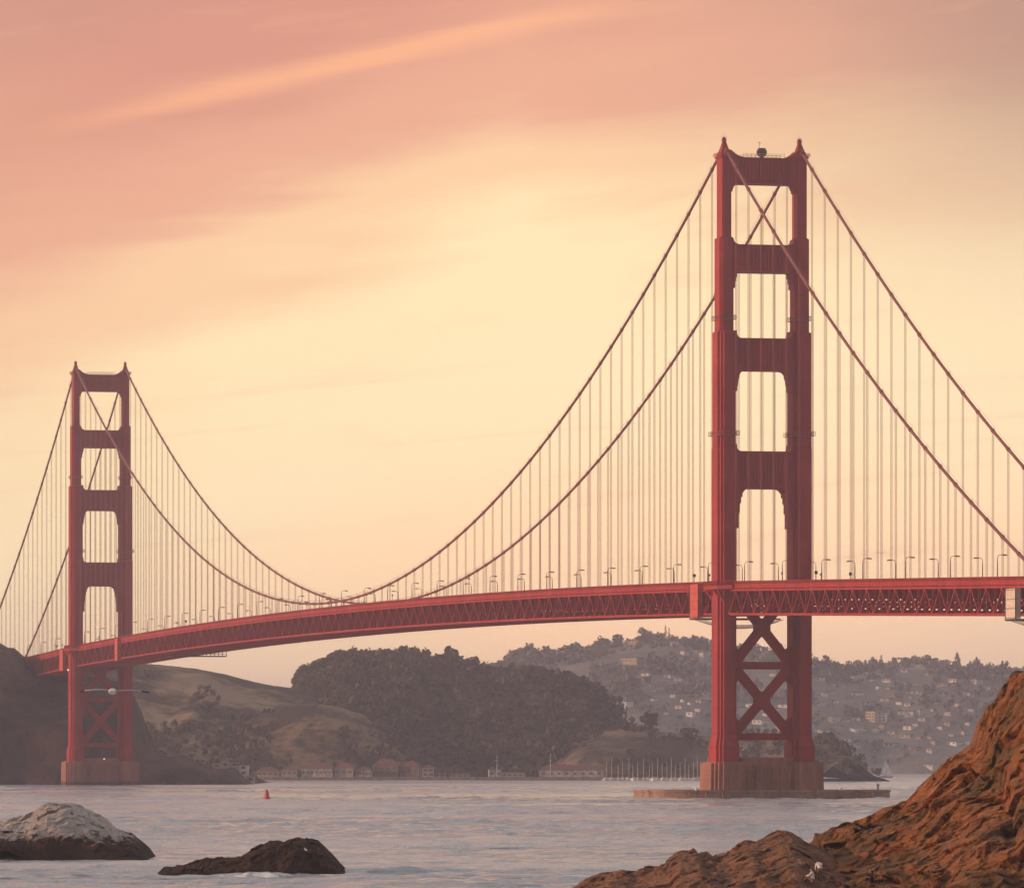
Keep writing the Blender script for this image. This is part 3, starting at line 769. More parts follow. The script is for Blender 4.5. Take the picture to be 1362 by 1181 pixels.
# ------------------------------------------------------------------ terrain
class Hill:
    def __init__(s, name, D, prof, toe, back, nz=.12, fs=90, seed=1, power=1.0, toe_f=None, gully=0.0):
        s.D, s.toe, s.back, s.nz, s.fs, s.seed, s.power, s.gully = D, toe, back, nz, fs, seed, power, gully
        s.px = np.array([p[0] for p in prof], float); s.py = np.array([p[1] for p in prof], float)
        s.X = (s.px - 681) * D / FPX; s.H = CAMH + (YH - s.py) * D / FPX; s.toe_f = toe_f; s.name = name
    def z(s, X, Y):
        X = np.asarray(X, float); Y = np.asarray(Y, float)
        H = np.interp(X, s.X, s.H)
        toe = s.toe if s.toe_f is None else s.toe_f(X * FPX / s.D + 681)
        toe = toe + vnoise(X / 40, X * 0, seed=s.seed + 3) * 12
        t = (Y - toe) / (s.D - toe)
        tf = np.clip(t, -.3, 1)
        S = np.where(tf > 0, np.sin(np.clip(tf, 0, 1) * math.pi / 2) ** s.power, tf * 2)
        tb = np.clip((Y - s.D) / s.back, 0, 1); S = np.where(t > 1, 1 - tb ** 2 * .9, S)
        env = np.clip(4 * tf * (1 - tf), 0, 1) * np.where(t > 1, 0, 1) + np.clip(tb * 3, 0, 1) * .5
        n = fbm(X / s.fs, Y / s.fs, oct=6, seed=s.seed)
        z = H * S + n * s.nz * H * env
        if s.gully:
            g = fbm(X / (s.fs * .35) + .6 * n, Y / (s.fs * 1.4), oct=5, seed=s.seed + 9, ridged=True)
            z = z + (g - .3) * s.gully * H * env
        return np.where(H > 0, z, H)
    def mesh(s, m, dx, dy, rough=.4, kind='structure'):
        x0, x1 = s.X[0], s.X[-1]; ys = np.arange(s.toe - 90 if s.toe_f is None else s.toe - 250, s.D + s.back, dy)
        xs = np.arange(x0, x1 + dx, dx); Xg, Yg = np.meshgrid(xs, ys); Z = s.z(Xg, Yg)
        Z = Z + fbm(Xg / 9, Yg / 9, oct=4, seed=s.seed + 40) * rough * np.clip(Z / 10, 0, 1)
        Z = np.maximum(Z, -4)
        V = np.stack([Xg.ravel(), Yg.ravel(), Z.ravel()], 1); nx = len(xs); ny = len(ys)
        i = np.arange(nx * ny).reshape(ny, nx); F = np.stack([i[:-1, :-1].ravel(), i[:-1, 1:].ravel(), i[1:, 1:].ravel(), i[1:, :-1].ravel()], 1)
        o = np_mesh(s.name, V, F, m); tag(o, kind=kind); return o
    def hit(s, px, py):      # where the sight line through a photo pixel meets the slope
        Y = np.arange(s.toe - 60, s.D + 5, 2.0); X = (px - 681) / FPX * Y; ray = CAMH + (YH - py) / FPX * Y
        z = s.z(X, Y); d = z - ray; k = np.argmax(d > 0)
        if not (d > 0).any(): k = np.argmax(d)
        return float(X[k]), float(Y[k]), float(z[k])

def hill_mat(name, grass, grass2, shrub, s1=.012, thr=(.45, .58), rock=None, stripes=0):
    m, k, b = mat(name, .95, .1)
    geo = k.node('ShaderNodeNewGeometry'); P = geo.outputs['Position']
    n = k.noise(P, s1, 8, .62, .4); n2 = k.noise(P, s1 * 6, 6, .65); n3 = k.noise(P, s1 * .4, 4, .5)
    c = k.mix(k.smooth(n3, .35, .65), (*grass, 1), (*grass2, 1))
    f = k.smooth(k.math('ADD', k.math('MULTIPLY', n, .7), k.math('MULTIPLY', n2, .3)), *thr)
    c = k.mix(f, c, (*shrub, 1))
    if rock:
        sp = k.node('ShaderNodeSeparateXYZ'); k.link(geo.outputs['Normal'], sp.inputs[0])
        st = k.math('SUBTRACT', 1.0, k.smooth(k.math('ADD', sp.outputs[2], k.math('MULTIPLY', n2, .3)), .62, .9))
        c = k.mix(st, c, (*rock, 1))
    k.link(c, b.inputs['Base Color'])
    bn = k.node('ShaderNodeBump'); bn.inputs['Strength'].default_value = 1; bn.inputs['Distance'].default_value = 3
    k.link(k.noise(P, s1 * 10, 6, .65), bn.inputs['Height']); k.link(bn.outputs[0], b.inputs['Normal'])
    return m

cliff = Hill('rocky_headland', 3600, [(-420, 800), (-200, 815), (-100, 835), (-60, 845), (-10, 853), (2, 857), (10, 862), (18, 862), (28, 871), (36, 880), (48, 889), (70, 896), (100, 898), (140, 902), (160, 908), (172, 922), (180, 950), (188, 985), (194, 1003), (205, 1008), (225, 1009), (240, 1005), (262, 1016), (285, 1020), (300, 1022), (315, 1018), (330, 1033), (338, 1041), (345, 1052)], 3505, 260, .10, 60, 5, .42, gully=.07)
cliff.mesh(hill_mat('cliff_rock', (.13, .08, .062), (.07, .045, .038), (.03, .022, .02), .02, (.42, .6)), 1.6, 1.6, 1.6)
grassy = Hill('grassy_hill', 4700, [(-250, 900), (100, 884), (150, 881), (175, 882), (200, 883), (230, 886), (262, 890), (300, 897), (330, 905), (360, 911), (390, 915), (420, 926), (470, 935), (560, 960), (700, 1000), (760, 1030)], 4330, 500, .06, 120, 12, .85, gully=.05)
grassy.mesh(hill_mat('dry_grass_hill', (.36, .25, .15), (.25, .18, .115), (.05, .04, .026), .011, (.42, .55)), 3, 4, .8)
spur = Hill('grassy_spur', 4480, [(250, 1040), (290, 1008), (310, 980), (330, 960), (350, 950), (375, 942), (400, 937), (430, 937), (455, 941), (480, 948), (510, 962), (560, 985), (620, 1010), (680, 1035)], 4310, 300, .10, 60, 22, .8, gully=.08)
spur.mesh(hill_mat('spur_grass', (.25, .165, .09), (.17, .12, .08), (.05, .038, .026), .02, (.40, .54)), 2, 2.5, .6)
woodhill = Hill('wooded_hill', 4900, [(340, 1010), (375, 960), (388, 928), (394, 917), (402, 906), (412, 901), (430, 892), (450, 885), (470, 880), (490, 880), (510, 881), (540, 882), (560, 885), (590, 888), (620, 894), (640, 900), (660, 901), (700, 901), (730, 903), (750, 907), (770, 916), (790, 925), (804, 942), (816, 962), (830, 974), (850, 984), (880, 1000), (930, 1030)], 4350, 400, .05, 100, 31, .75)
woodhill.mesh(hill_mat('wood_floor', (.05, .042, .028), (.07, .055, .035), (.04, .035, .022), .02), 4, 5, .5)
def toe_low(px): return np.interp(px, [600, 940, 1060, 1100, 1200], [4290, 4270, 4020, 3900, 3880])
lowland = Hill('low_grassy_headland', 4450, [(640, 1040), (690, 1030), (720, 1018), (742, 1006), (762, 989), (778, 979), (800, 972), (830, 968), (870, 972), (900, 975), (940, 979), (1000, 981), (1050, 982), (1080, 986), (1094, 992), (1102, 1001), (1110, 1014), (1120, 1026), (1132, 1032), (1142, 1038), (1155, 1046)], 4290, 220, .07, 60, 44, .55, toe_f=toe_low, gully=.05)
lowland.mesh(hill_mat('low_headland_grass', (.25, .165, .12), (.18, .125, .095), (.05, .04, .028), .015, (.42, .56)), 2.5, 3, .6)
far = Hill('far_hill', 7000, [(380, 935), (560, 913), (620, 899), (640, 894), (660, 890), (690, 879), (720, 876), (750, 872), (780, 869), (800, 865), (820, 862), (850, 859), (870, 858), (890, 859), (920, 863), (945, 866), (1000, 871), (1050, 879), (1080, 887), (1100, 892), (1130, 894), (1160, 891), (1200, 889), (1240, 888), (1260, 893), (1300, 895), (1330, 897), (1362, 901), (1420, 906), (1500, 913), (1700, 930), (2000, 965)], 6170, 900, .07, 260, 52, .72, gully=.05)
far.mesh(hill_mat('far_hillside', (.20, .185, .175), (.25, .225, .21), (.14, .135, .13), .008, (.4, .6)), 7, 8, 1.5)  # ground colour lightened to carry part of the distance haze

# ------------------------------------------------------------------ woods and trees
def crown_template(seed, n, flat=.8):
    r = np.random.default_rng(seed); V = []; F = []
    lobes = [(r.normal(0, .28, 3) * (1, 1, .8), r.uniform(.42, .7)) for _ in range(5)]
    for i in range(n):
        c, rad = lobes[r.integers(5)]
        d = r.normal(size=3); d /= np.linalg.norm(d); p = c + d * rad * r.uniform(.6, 1.05); p[2] *= flat
        s = r.uniform(.16, .30); a = r.normal(size=3); a /= np.linalg.norm(a); b = np.cross(d, a); b /= np.linalg.norm(b) + 1e-6
        c2 = np.cross(b, d) * .6 + d * .5
        k = len(V); V += [p - b * s - c2 * s, p + b * s - c2 * s * .7, p + b * s * .6 + c2 * s, p - b * s * .7 + c2 * s]; F.append((k, k + 1, k + 2, k + 3))
    return np.array(V), np.array(F)
TPL = [crown_template(s, 64) for s in range(6)]; TPLF = [crown_template(s + 20, 40) for s in range(6)]
def forest(name, pts, rmin, rmax, tpls, m, label, cat):
    VV = []; FF = []; b = 0
    for (x, y, z) in pts:
        V, F = tpls[random.randrange(len(tpls))]; r = random.uniform(rmin, rmax) * (random.choice((1, 1, 1, 1, 1, 1, 1.35, 1.5))); r *= .85 + .45 * float(vnoise(x / 25, y / 25, seed=3)); h = r * random.uniform(.8, 1.5); a = random.uniform(0, 6.28)
        ca, sa = math.cos(a) * r, math.sin(a) * r
        W = np.stack([x + V[:, 0] * ca - V[:, 1] * sa, y + V[:, 0] * sa + V[:, 1] * ca, z + h * .75 + V[:, 2] * h], 1)
        VV.append(W); FF.append(F + b); b += len(W)
    o = np_mesh(name, np.concatenate(VV), np.concatenate(FF), m, smooth=False); tag(o, label, cat, kind='stuff'); return o
def scatter(hill, x0, x1, y0, y1, step, keep):
    P = []
    Y = y0
    while Y < y1:
        X = (x0 - 681) * hill.D / FPX; X1 = (x1 - 681) * hill.D / FPX
        while X < X1:
            P.append((X + random.uniform(-.5, .5) * step, Y + random.uniform(-.5, .5) * step)); X += step
        Y += step
    P = np.array(P); z = hill.z(P[:, 0], P[:, 1]); k = keep(P[:, 0], P[:, 1], z)
    return [(a, b, c) for (a, b), c, q in zip(P, z, k) if q]
def px_of(X, Y): return 681 + FPX * X / Y
def py_of(z, Y): return YH - FPX * (z - CAMH) / Y
pw_ = scatter(woodhill, 395, 850, 4375, 5010, 5.8, lambda X, Y, z: (z > 3) & (px_of(X, Y) > 394 + 60 * np.clip((4750 - Y) / 400, 0, 1)) & (px_of(X, Y) < 826))
forest('woods', pw_, 2.9, 5.2, TPL, M['leaf'], 'dark dense woods covering the rounded hill behind the bridge', 'woods')
fy = lambda X, Y: vnoise(X / 60, Y / 60, seed=77)
HS = [  # px, py(base), width px, height px, wall, roof
 (1098, 895, 20, 4, 'grey', 'roofgrey'), (1088, 904, 14, 3, 'white', 'roofgrey'), (1134, 911, 14, 5, 'tan', 'roofgrey'), (1093, 925, 12, 5, 'white', 'roofgrey'), (1104, 922, 10, 4, 'grey', 'roofgrey'),
 (1141, 924, 12, 4, 'white', 'roofgrey'), (1171, 896, 8, 6, 'tan', 'roofgrey'), (1160, 906, 6, 4, 'white', 'roofgrey'), (1169, 916, 7, 5, 'white', 'roofgrey'), (1183, 906, 14, 3, 'grey', 'roofgrey'),
 (1218, 922, 22, 4, 'grey', 'roofgrey'), (1197, 937, 8, 5, 'white', 'roofgrey'), (1209, 938, 10, 4, 'grey', 'roofgrey'), (1108, 961, 9, 11, 'cream', 'roofgrey'), (1121, 960, 14, 4, 'grey', 'roofgrey'),
 (1211, 952, 12, 7, 'white', 'roofgrey'), (1223, 952, 7, 10, 'grey', 'roofgrey'), (1262, 951, 9, 6, 'grey', 'roofgrey'), (1136, 972, 9, 5, 'white', 'roofgrey'), (1147, 972, 8, 5, 'white', 'roofgrey'),
 (1165, 974, 9, 7, 'grey', 'roofgrey'), (1174, 971, 8, 9, 'tan', 'roofgrey'), (1094, 974, 14, 4, 'grey', 'roofgrey'), (1209, 970, 12, 6, 'white', 'roofgrey'), (1219, 966, 8, 5, 'grey', 'roofgrey'), (1206, 980, 14, 3, 'grey', 'roofgrey'),
 (1237, 982, 9, 4, 'tan', 'roofgrey'), (1270, 990, 16, 4, 'white', 'roofgrey'), (1283, 978, 7, 7, 'tan', 'roofgrey'), (1240, 1020, 18, 3, 'grey', 'roofgrey'), (1272, 906, 16, 4, 'grey', 'roofgrey'), (1297, 908, 16, 6, 'grey', 'roofgrey'),
 (1288, 924, 12, 4, 'grey', 'roofgrey'), (1255, 912, 14, 3, 'tan', 'roofgrey'), (1155, 937, 14, 3, 'grey', 'roofgrey'), (1088, 937, 14, 4, 'grey', 'roofgrey'), (1226, 884, 20, 4, 'tan', 'roofgrey'), (1186, 992, 14, 3, 'grey', 'roofgrey'), (1140, 992, 16, 3, 'grey', 'roofgrey'),
 (1292, 946, 8, 5, 'grey', 'roofgrey'), (1204, 893, 10, 4, 'grey', 'roofgrey'), (1124, 892, 10, 4, 'grey', 'roofgrey'),
 (700, 892, 34, 5, 'grey', 'roofgrey'), (841, 882, 30, 9, 'tan', 'roofgrey'), (846, 850, 20, 7, 'tan', 'roofgrey'), (896, 856, 16, 5, 'grey', 'roofgrey'), (911, 872, 9, 8, 'grey', 'roofgrey'), (921, 871, 10, 8, 'grey', 'roofgrey'),
 (936, 873, 9, 7, 'grey', 'roofgrey'), (903, 905, 10, 4, 'grey', 'roofgrey'), (908, 933, 5, 4, 'white', 'roofgrey'), (872, 921, 7, 4, 'grey', 'roofgrey'), (829, 940, 23, 9, 'white', 'roofgrey'), (919, 952, 10, 7, 'white', 'roofgrey'), (928, 946, 7, 5, 'white', 'roofgrey'),
 (886, 950, 5, 4, 'white', 'roofgrey'), (906, 942, 12, 5, 'grey', 'roofgrey'), (931, 897, 9, 4, 'tan', 'roofgrey'), (748, 864, 20, 5, 'tan', 'roofgrey'), (786, 860, 14, 5, 'grey', 'roofgrey'),
 (992, 902, 12, 5, 'grey', 'roofgrey'), (1014, 918, 14, 4, 'grey', 'roofgrey'), (1036, 908, 10, 5, 'tan', 'roofgrey'), (1000, 940, 12, 5, 'white', 'roofgrey'), (1030, 946, 12, 5, 'grey', 'roofgrey'), (1010, 962, 14, 6, 'white', 'roofgrey'), (1038, 970, 10, 5, 'grey', 'roofgrey'), (992, 965, 8, 4, 'grey', 'roofgrey')]
_r = random.Random(5); _t = 0
while len(HS) < 142:
    _t += 1; qx = _r.choice((_r.uniform(1084, 1330), _r.uniform(1084, 1330), _r.uniform(1100, 1260), _r.uniform(860, 945), _r.uniform(985, 1045))); qy = _r.uniform(896, 1000)
    if qx < 945 and qy > 945 or any(abs(qx - q[0]) < 9 and abs(qy - q[1]) < 6 for q in HS): continue
    HS.append((round(qx), round(qy), round(_r.uniform(5, 13), 1), round(_r.uniform(2.5, 5), 1), _r.choice(('grey', 'grey', 'tan', 'white')), 'roofgrey'))
HCL = [far.hit(q[0], q[1]) + (q[2] * 6600 / FPX / 2 + 5,) for q in HS + [(1163, 959, 26, 10)]]
def clear_of(X, Y, z):
    k = np.ones(len(X), bool)
    for hx, hy, hz, hw in HCL: k &= ~((abs(X - hx) < hw) & (Y < hy + 4) & (Y > hy - 46))
    return k
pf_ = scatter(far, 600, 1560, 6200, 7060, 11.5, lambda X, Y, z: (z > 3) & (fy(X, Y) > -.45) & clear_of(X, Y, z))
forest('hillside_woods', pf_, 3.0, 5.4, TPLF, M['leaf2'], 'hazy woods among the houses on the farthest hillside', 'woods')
ps_ = scatter(grassy, 170, 480, 4340, 4690, 9, lambda X, Y, z: (z > 2) & (vnoise(X / 45, Y / 45, seed=5) * .7 + vnoise(X / 14, Y / 14, seed=6) * .5 + (60 - z) / 60 > .50))
ps_ += scatter(spur, 290, 640, 4320, 4470, 8, lambda X, Y, z: (z > 2) & (vnoise(X / 35, Y / 35, seed=8) + (22 - z) / 30 + np.clip((px_of(X, Y) - 470) / 60, 0, 2) > .15))
ps_ += scatter(lowland, 690, 1140, 3900, 4450, 9, lambda X, Y, z: (z > 3) & (vnoise(X / 40, Y / 40, seed=9) + vnoise(X / 12, Y / 12, seed=10) * .5 > .25))
for q in range(150):
    pxq = random.choice([random.uniform(340, 660), random.uniform(560, 720), random.uniform(640, 800)]); Yq = random.uniform(4285, 4320); ps_.append(((pxq - 681) * Yq / FPX, Yq, max(1.5, float(grassy.z((pxq - 681) * Yq / FPX, Yq)))))
forest('shrubs', ps_, 1.8, 4.6, TPLF, M['leaf'], 'dark low scrub scattered over the grassy slopes', 'shrubs')

def tree(px, py_base, hill, h, w, label, tm=M['leaf2'], kind='round', group='trees on the far skyline'):
    X = (px - 681) * hill.D / FPX; Y = hill.D; Z = float(hill.z(X, Y)) - .5
    if py_base is not None: X, Y, Z = hill.hit(px, py_base)
    root = empty('pine_tree' if kind == 'cone' else 'tree', (X, Y, Z))
    t = MB(); t.tube([(0, 0, -1), (.1 * h * random.uniform(-.3, .3), 0, h * .35), (0, 0, h * .7)], [h * .03, h * .022, h * .012], 6)
    for j in range(4):
        a = j * 1.7 + random.random(); t.tube([(0, 0, h * (.3 + .08 * j)), (math.cos(a) * w * .3, math.sin(a) * w * .3, h * (.5 + .09 * j))], [h * .012, h * .005], 5)
    t.build('trunk', M['bark'], root)
    r = np.random.default_rng(int(px * 7)); V = []; F = []
    for i in range(200):
        if kind == 'cone':
            zz = r.uniform(0, 1) ** 1.3; rad = w / 2 * (1 - zz) * r.uniform(.5, 1.05) + .2; a = r.uniform(0, 6.283); p = np.array([rad * math.cos(a), rad * math.sin(a), h * (.15 + .85 * zz)])
        elif kind == 'flat':
            a = r.uniform(0, 6.283); rad = w / 2 * math.sqrt(r.uniform(0, 1)); p = np.array([rad * math.cos(a), rad * math.sin(a), h * (.72 + .26 * r.uniform(0, 1) * (1 - (rad / w * 2) ** 2) + .06 * math.sin(a * 3))])
        else:
            d = r.normal(size=3); d /= np.linalg.norm(d); q = (.75 + .25 * math.sin(3 * d[0] * 2 + px) * math.cos(4 * d[2] + px)) * r.uniform(.55, 1); p = np.array([d[0] * w / 2 * q, d[1] * w / 2 * q, h * .62 + d[2] * h * .38 * q])
        s = w * r.uniform(.05, .10); a1 = r.normal(size=3); a1 /= np.linalg.norm(a1); b1 = np.cross(a1, r.normal(size=3)); b1 /= np.linalg.norm(b1)
        k = len(V); V += [p - a1 * s, p - b1 * s, p + a1 * s, p + b1 * s]; F.append((k, k + 1, k + 2, k + 3))
    np_mesh('crown', np.array(V), np.array(F), tm, root, False)
    return tag(root, label, 'tree', group)
sk = [(664, 7, 8, 'round'), (679, 15, 9, 'round'), (686, 13, 12, 'round'), (692, 12, 10, 'round'), (707, 13, 22, 'round'), (731, 8, 16, 'round'), (765, 12, 18, 'round'), (792, 10, 9, 'round'), (805, 12, 14, 'round'), (822, 15, 17, 'round'), (862, 16, 14, 'round'), (876, 14, 12, 'round'), (885, 20, 7, 'cone'), (890, 18, 6, 'cone'), (910, 12, 12, 'round'), (924, 15, 14, 'round'), (940, 9, 10, 'round'),
      (1103, 11, 5, 'lean'), (1087, 7, 14, 'round'), (1162, 12, 14, 'round'), (1172, 14, 7, 'cone'), (1189, 12, 8, 'round'), (1218, 12, 15, 'round'), (1238, 9, 22, 'round'), (1273, 19, 15, 'cone'), (1300, 16, 12, 'round'), (1290, 9, 10, 'round'), (1350, 8, 10, 'round')]
desc = {'round': 'round-headed tree', 'cone': 'pointed conifer', 'lean': 'thin leaning tree'}
for i, (px, h, w, kd) in enumerate(sk):
    side = 'left of the near tower' if px < 947 else 'right of the near tower'
    seq = [s for s in sk if (s[0] < 947) == (px < 947) and s[3] == kd]; seq.sort(key=lambda s: s[0]); n_ = seq.index((px, h, w, kd))
    t_ = '%s%s on the far ridge %s, %s from left' % ('tall ' if h > 13 else 'low ', desc[kd], side, ORD[n_])
    tree(px, None, far, h * .95 + 4, w * 1.0, t_, kind='cone' if kd in('cone',) else 'round')
wk = [(398, 10, 9), (404, 11, 8), (420, 8, 12), (448, 9, 10), (471, 11, 9), (500, 8, 10), (522, 8, 8), (545, 10, 12), (552, 9, 10), (583, 8, 9), (610, 11, 10), (616, 8, 9), (628, 8, 12), (720, 8, 10), (758, 10, 8), (800, 12, 14), (806, 11, 10), (778, 9, 10)]
for i, (px, h, w) in enumerate(sorted(wk)):
    tree(px, None, woodhill, h + 3, w, 'dark tree standing out on the crest of the wooded hill, %s from the left' % ORD[i], M['leaf'], group='trees on the wooded crest')
tree(864, 975, lowland, 16, 16, 'large solitary dark round tree on the low headland', M['leaf'], group='trees on the low headland')
tree(834, 976, lowland, 7, 9, 'small dark tree left of the large solitary tree on the low headland', M['leaf'], group='trees on the low headland')
tree(916, 977, lowland, 5, 16, 'wide low tree right of the large solitary tree on the low headland', M['leaf'], group='trees on the low headland')

# ------------------------------------------------------------------ houses
def house(name, loc, w, d, h, wall, roof, label, cat='house', rz=0, group=None, rooftype='gable', wins=2, roofh=None, wm=None):
    root = empty(name, loc, rz)
    a = MB(); a.box(-w / 2, w / 2, -d / 2, d / 2, -6, h); a.build('wall', wall, root)
    r = MB(); rh = roofh or min(w, d) * .32
    if rooftype == 'gable':
        r.add([(-w / 2 - .5, -d / 2 - .5, h + .01), (w / 2 + .5, -d / 2 - .5, h + .01), (w / 2 + .5, d / 2 + .5, h + .01), (-w / 2 - .5, d / 2 + .5, h + .01), (-w / 2 - .5, 0, h + rh), (w / 2 + .5, 0, h + rh)],
              [(3, 2, 1, 0), (0, 1, 5, 4), (2, 3, 4, 5), (1, 2, 5), (3, 0, 4)])
    elif rooftype == 'hip':
        i = min(d, w) / 2
        r.add([(-w / 2 - .5, -d / 2 - .5, h + .01), (w / 2 + .5, -d / 2 - .5, h + .01), (w / 2 + .5, d / 2 + .5, h + .01), (-w / 2 - .5, d / 2 + .5, h + .01), (-w / 2 + i * .9, 0, h + rh), (w / 2 - i * .9, 0, h + rh)],
              [(3, 2, 1, 0), (0, 1, 5, 4), (2, 3, 4, 5), (1, 2, 5), (3, 0, 4)])
    else: r.box(-w / 2 - .4, w / 2 + .4, -d / 2 - .4, d / 2 + .4, h + .01, h + .7)
    r.build('roof', roof, root)
    fl = max(1, int(h / 3)); nw = wins
    for f in range(fl):
        for j in range(nw):
            x = -w / 2 + w * (j + .5) / nw; g = MB(); ww = min(1.1, w / nw * .3)
            g.box(x - ww, x + ww, -d / 2 - .06, -d / 2 + .1, f * 3 + .9 + (h - fl * 3) * .5, f * 3 + 2.3 + (h - fl * 3) * .5); g.build('window', wm or M['glass'], root)
    return tag(root, label, cat, group)
colw = {'grey': 'grey', 'white': 'white', 'tan': 'tan', 'cream': 'cream'}
def zone(px, py):
    a = 'left of near tower' if px < 945 else ('between near tower legs' if px < 1080 else ('far right' if px > 1235 else 'right of near tower'))
    b = 'near far ridge' if py < 900 else ('high on far hill' if py < 930 else ('midway up far hill' if py < 960 else 'low on far hill'))
    return b + ' ' + a
zc_ = {}
HM = {'grey': M['grey'], 'white': M['white'], 'tan': M['tan'], 'cream': M['cream']}
for hq in HS: zc_.setdefault((zone(hq[0], hq[1]), hq[4]), []).append(hq[0])
for hq in HS:
    px, py, w, hh, wl, rf = hq; X, Y, Z = far.hit(px, py); s = FPX / Y
    lst = sorted(zc_[(zone(px, py), wl)]); i = lst.index(px)
    pos = '' if len(lst) == 1 else (', %s %s from left' % (ORD[i], wl))
    Wm, Hm = w / s, max(3.2, hh / s)
    o = house('house', (X, Y, Z - .5), Wm, min(11, Wm), Hm * .8, HM[wl], M[rf], '%s%s house %s%s' % ('wide ' if w > 15 else ('tall ' if hh > 8 else 'small '), wl, zone(px, py), pos), rz=random.uniform(-1.0, -.3), group='houses on the far hillside', wins=max(1, int(Wm / 5)) if w > 9 else 0, rooftype=random.choice(['gable', 'hip', 'flat']), roofh=Hm * .35)
X, Y, Z = far.hit(1163, 959)
house('villa', (X - 2, Y, Z - 1), 10.5, 9, 10.5, M['cream'], M['tan'], 'tall sunlit cream villa midway up the far hillside', 'house', -.6, None, 'flat', 3)
house('villa', (X + 8.5, Y + 2, Z - .5), 7.5, 8, 9, M['white'], M['roofgrey'], 'white gabled house joined to the right of the tall cream villa', 'house', -.3, None, 'gable', 2)

# shoreline buildings (old fort and coast guard station)
def on(px, Y, z=0): return ((px - 681) * Y / FPX, Y, z)
s43 = 4262 / FPX
sw_ = MB()
for a, b, y in ((345, 470, 4215), (470, 640, 4245), (640, 942, 4205)):
    sw_.box(on(a, y)[0], on(b, y)[0], y, y + 14, -3, 2.2)
o = sw_.build('seawall', M['conc']); tag(o, 'long low dark seawall along the far shore below the wooded hill', 'seawall')
BL = [ # px0, px1, top py, base py, wall, roof, roofh, label, windows
 (718, 803, 1024, 1033.5, 'white', 'roofred', 3.4, 'long white boathouse with red roof at the water left of the near tower', 8),
 (650, 666, 1023.5, 1034, 'white', 'roofgrey', 1.2, 'white square building with a tall mast, left of the long boathouse', 2),
 (668, 697, 1027.5, 1034, 'cream', 'roofgrey', .8, 'low pale shed right beside the square white building', 4),
 (562, 577, 1021, 1033, 'white', 'roofred', 2.2, 'small white house with red roof on the shore, middle of the waterfront', 2),
 (579, 592, 1028, 1034, 'white', 'roofgrey', .8, 'low white shed right of the small red-roofed shore house', 2),
 (600, 624, 1029, 1034, 'grey', 'roofgrey', .8, 'low grey shed on the shore halfway to the square white building', 3),
 (533, 559, 1020, 1031, 'tan', 'roofred', 4.2, 'red-roofed barrack with tan walls left of the small white shore house', 3),
 (497, 531, 1018, 1031, 'tan', 'roofred', 4.6, 'tall red-roofed barrack below the centre of the wooded hill', 4),
 (474, 495, 1024, 1033, 'white', 'roofred', 2.6, 'pale red-roofed barrack with a row of dark windows below the wooded hill', 5),
 (446, 472, 1021, 1032, 'cream', 'roofred', 3.6, 'cream barrack with long red roof, below the left of the wooded hill', 3),
 (402, 444, 1022, 1032, 'white', 'roofred', 3.4, 'wide white barrack with red roof in the left half of the waterfront', 7),
 (376, 398, 1024, 1032, 'grey', 'roofred', 2.2, 'grey barrack with dull red roof, second building from the rocky point', 3),
 (343, 371, 1025, 1033, 'cream', 'roofred', 3.0, 'low cream barrack with red roof next to the rocky point', 4)]
SHW = {'white': noisy('shore_white', (.50, .45, .42), (.26, .23, .22), .35, .9), 'cream': noisy('shore_cream', (.42, .35, .29), (.30, .25, .21), .3, .9), 'tan': noisy('shore_tan', (.28, .21, .17), (.20, .15, .13), .3, .9), 'grey': noisy('shore_grey', (.30, .27, .26), (.22, .20, .19), .3, .9)}
for a, b, t, bs, wl, rf, rh, lb, wn in BL:
    Yb = 4262 + (int(a) * 7) % 14; X0, X1 = on(a, Yb)[0], on(b, Yb)[0]; zt = CAMH + (YH - t) * Yb / FPX; zb = CAMH + (YH - bs) * Yb / FPX
    house('boathouse' if 'boathouse' in lb else ('shed' if 'shed' in lb else 'barrack' if 'barrack' in lb else 'shore_building'), ((X0 + X1) / 2, Yb, zb), X1 - X0, 10, zt - zb, SHW[wl], M[rf], lb, 'building', random.uniform(-.25, .12), 'buildings along the far shore', 'hip' if rf == 'roofred' else 'flat', wn, rh, M['winsoft'])
fpole = MB(); fpole.tube([(0, 0, 0), (0, 0, 15)], [.25, .12], 6); fpole.box(-1.5, 1.5, -.1, .1, 11, 11.2)
o = fpole.build('radio_mast', M['white']); o.location = on(661, 4250, 2); tag(o, 'thin white mast standing over the square white shore building', 'mast')
fpole = MB(); fpole.tube([(0, 0, 0), (0, 0, 16)], [.25, .12], 6); fpole.box(-1.2, 1.2, -.1, .1, 11, 11.2)
o = fpole.build('flagpole', M['white']); o.location = on(732, 4250, 2); tag(o, 'tall white flagpole in front of the long red-roofed boathouse', 'flagpole')
X, Y, Z = cliff.hit(300, 1030)
for q, (px, w, h, wl) in enumerate(((288, 4, 3.5, 'cream'), (300, 6, 5, 'cream'), (324, 6, 6, 'white'), (334, 4, 3.5, 'cream'), (312, 5, 3, 'grey'))):
    Xq = on(px, 3568)[0]; zq = max(.5, float(cliff.z(Xq, 3568)))
    house('fog_signal_building', (Xq, 3568, zq), w, 5, h, M[wl], M['roofgrey'], ('small pale building on the rocky point right of the distant tower, %s from the left' % ORD[[0, 1, 3, 4, 2][q]]), 'building', 0, 'buildings on the rocky point', 'gable' if q % 2 else 'flat', 1, 1.2)

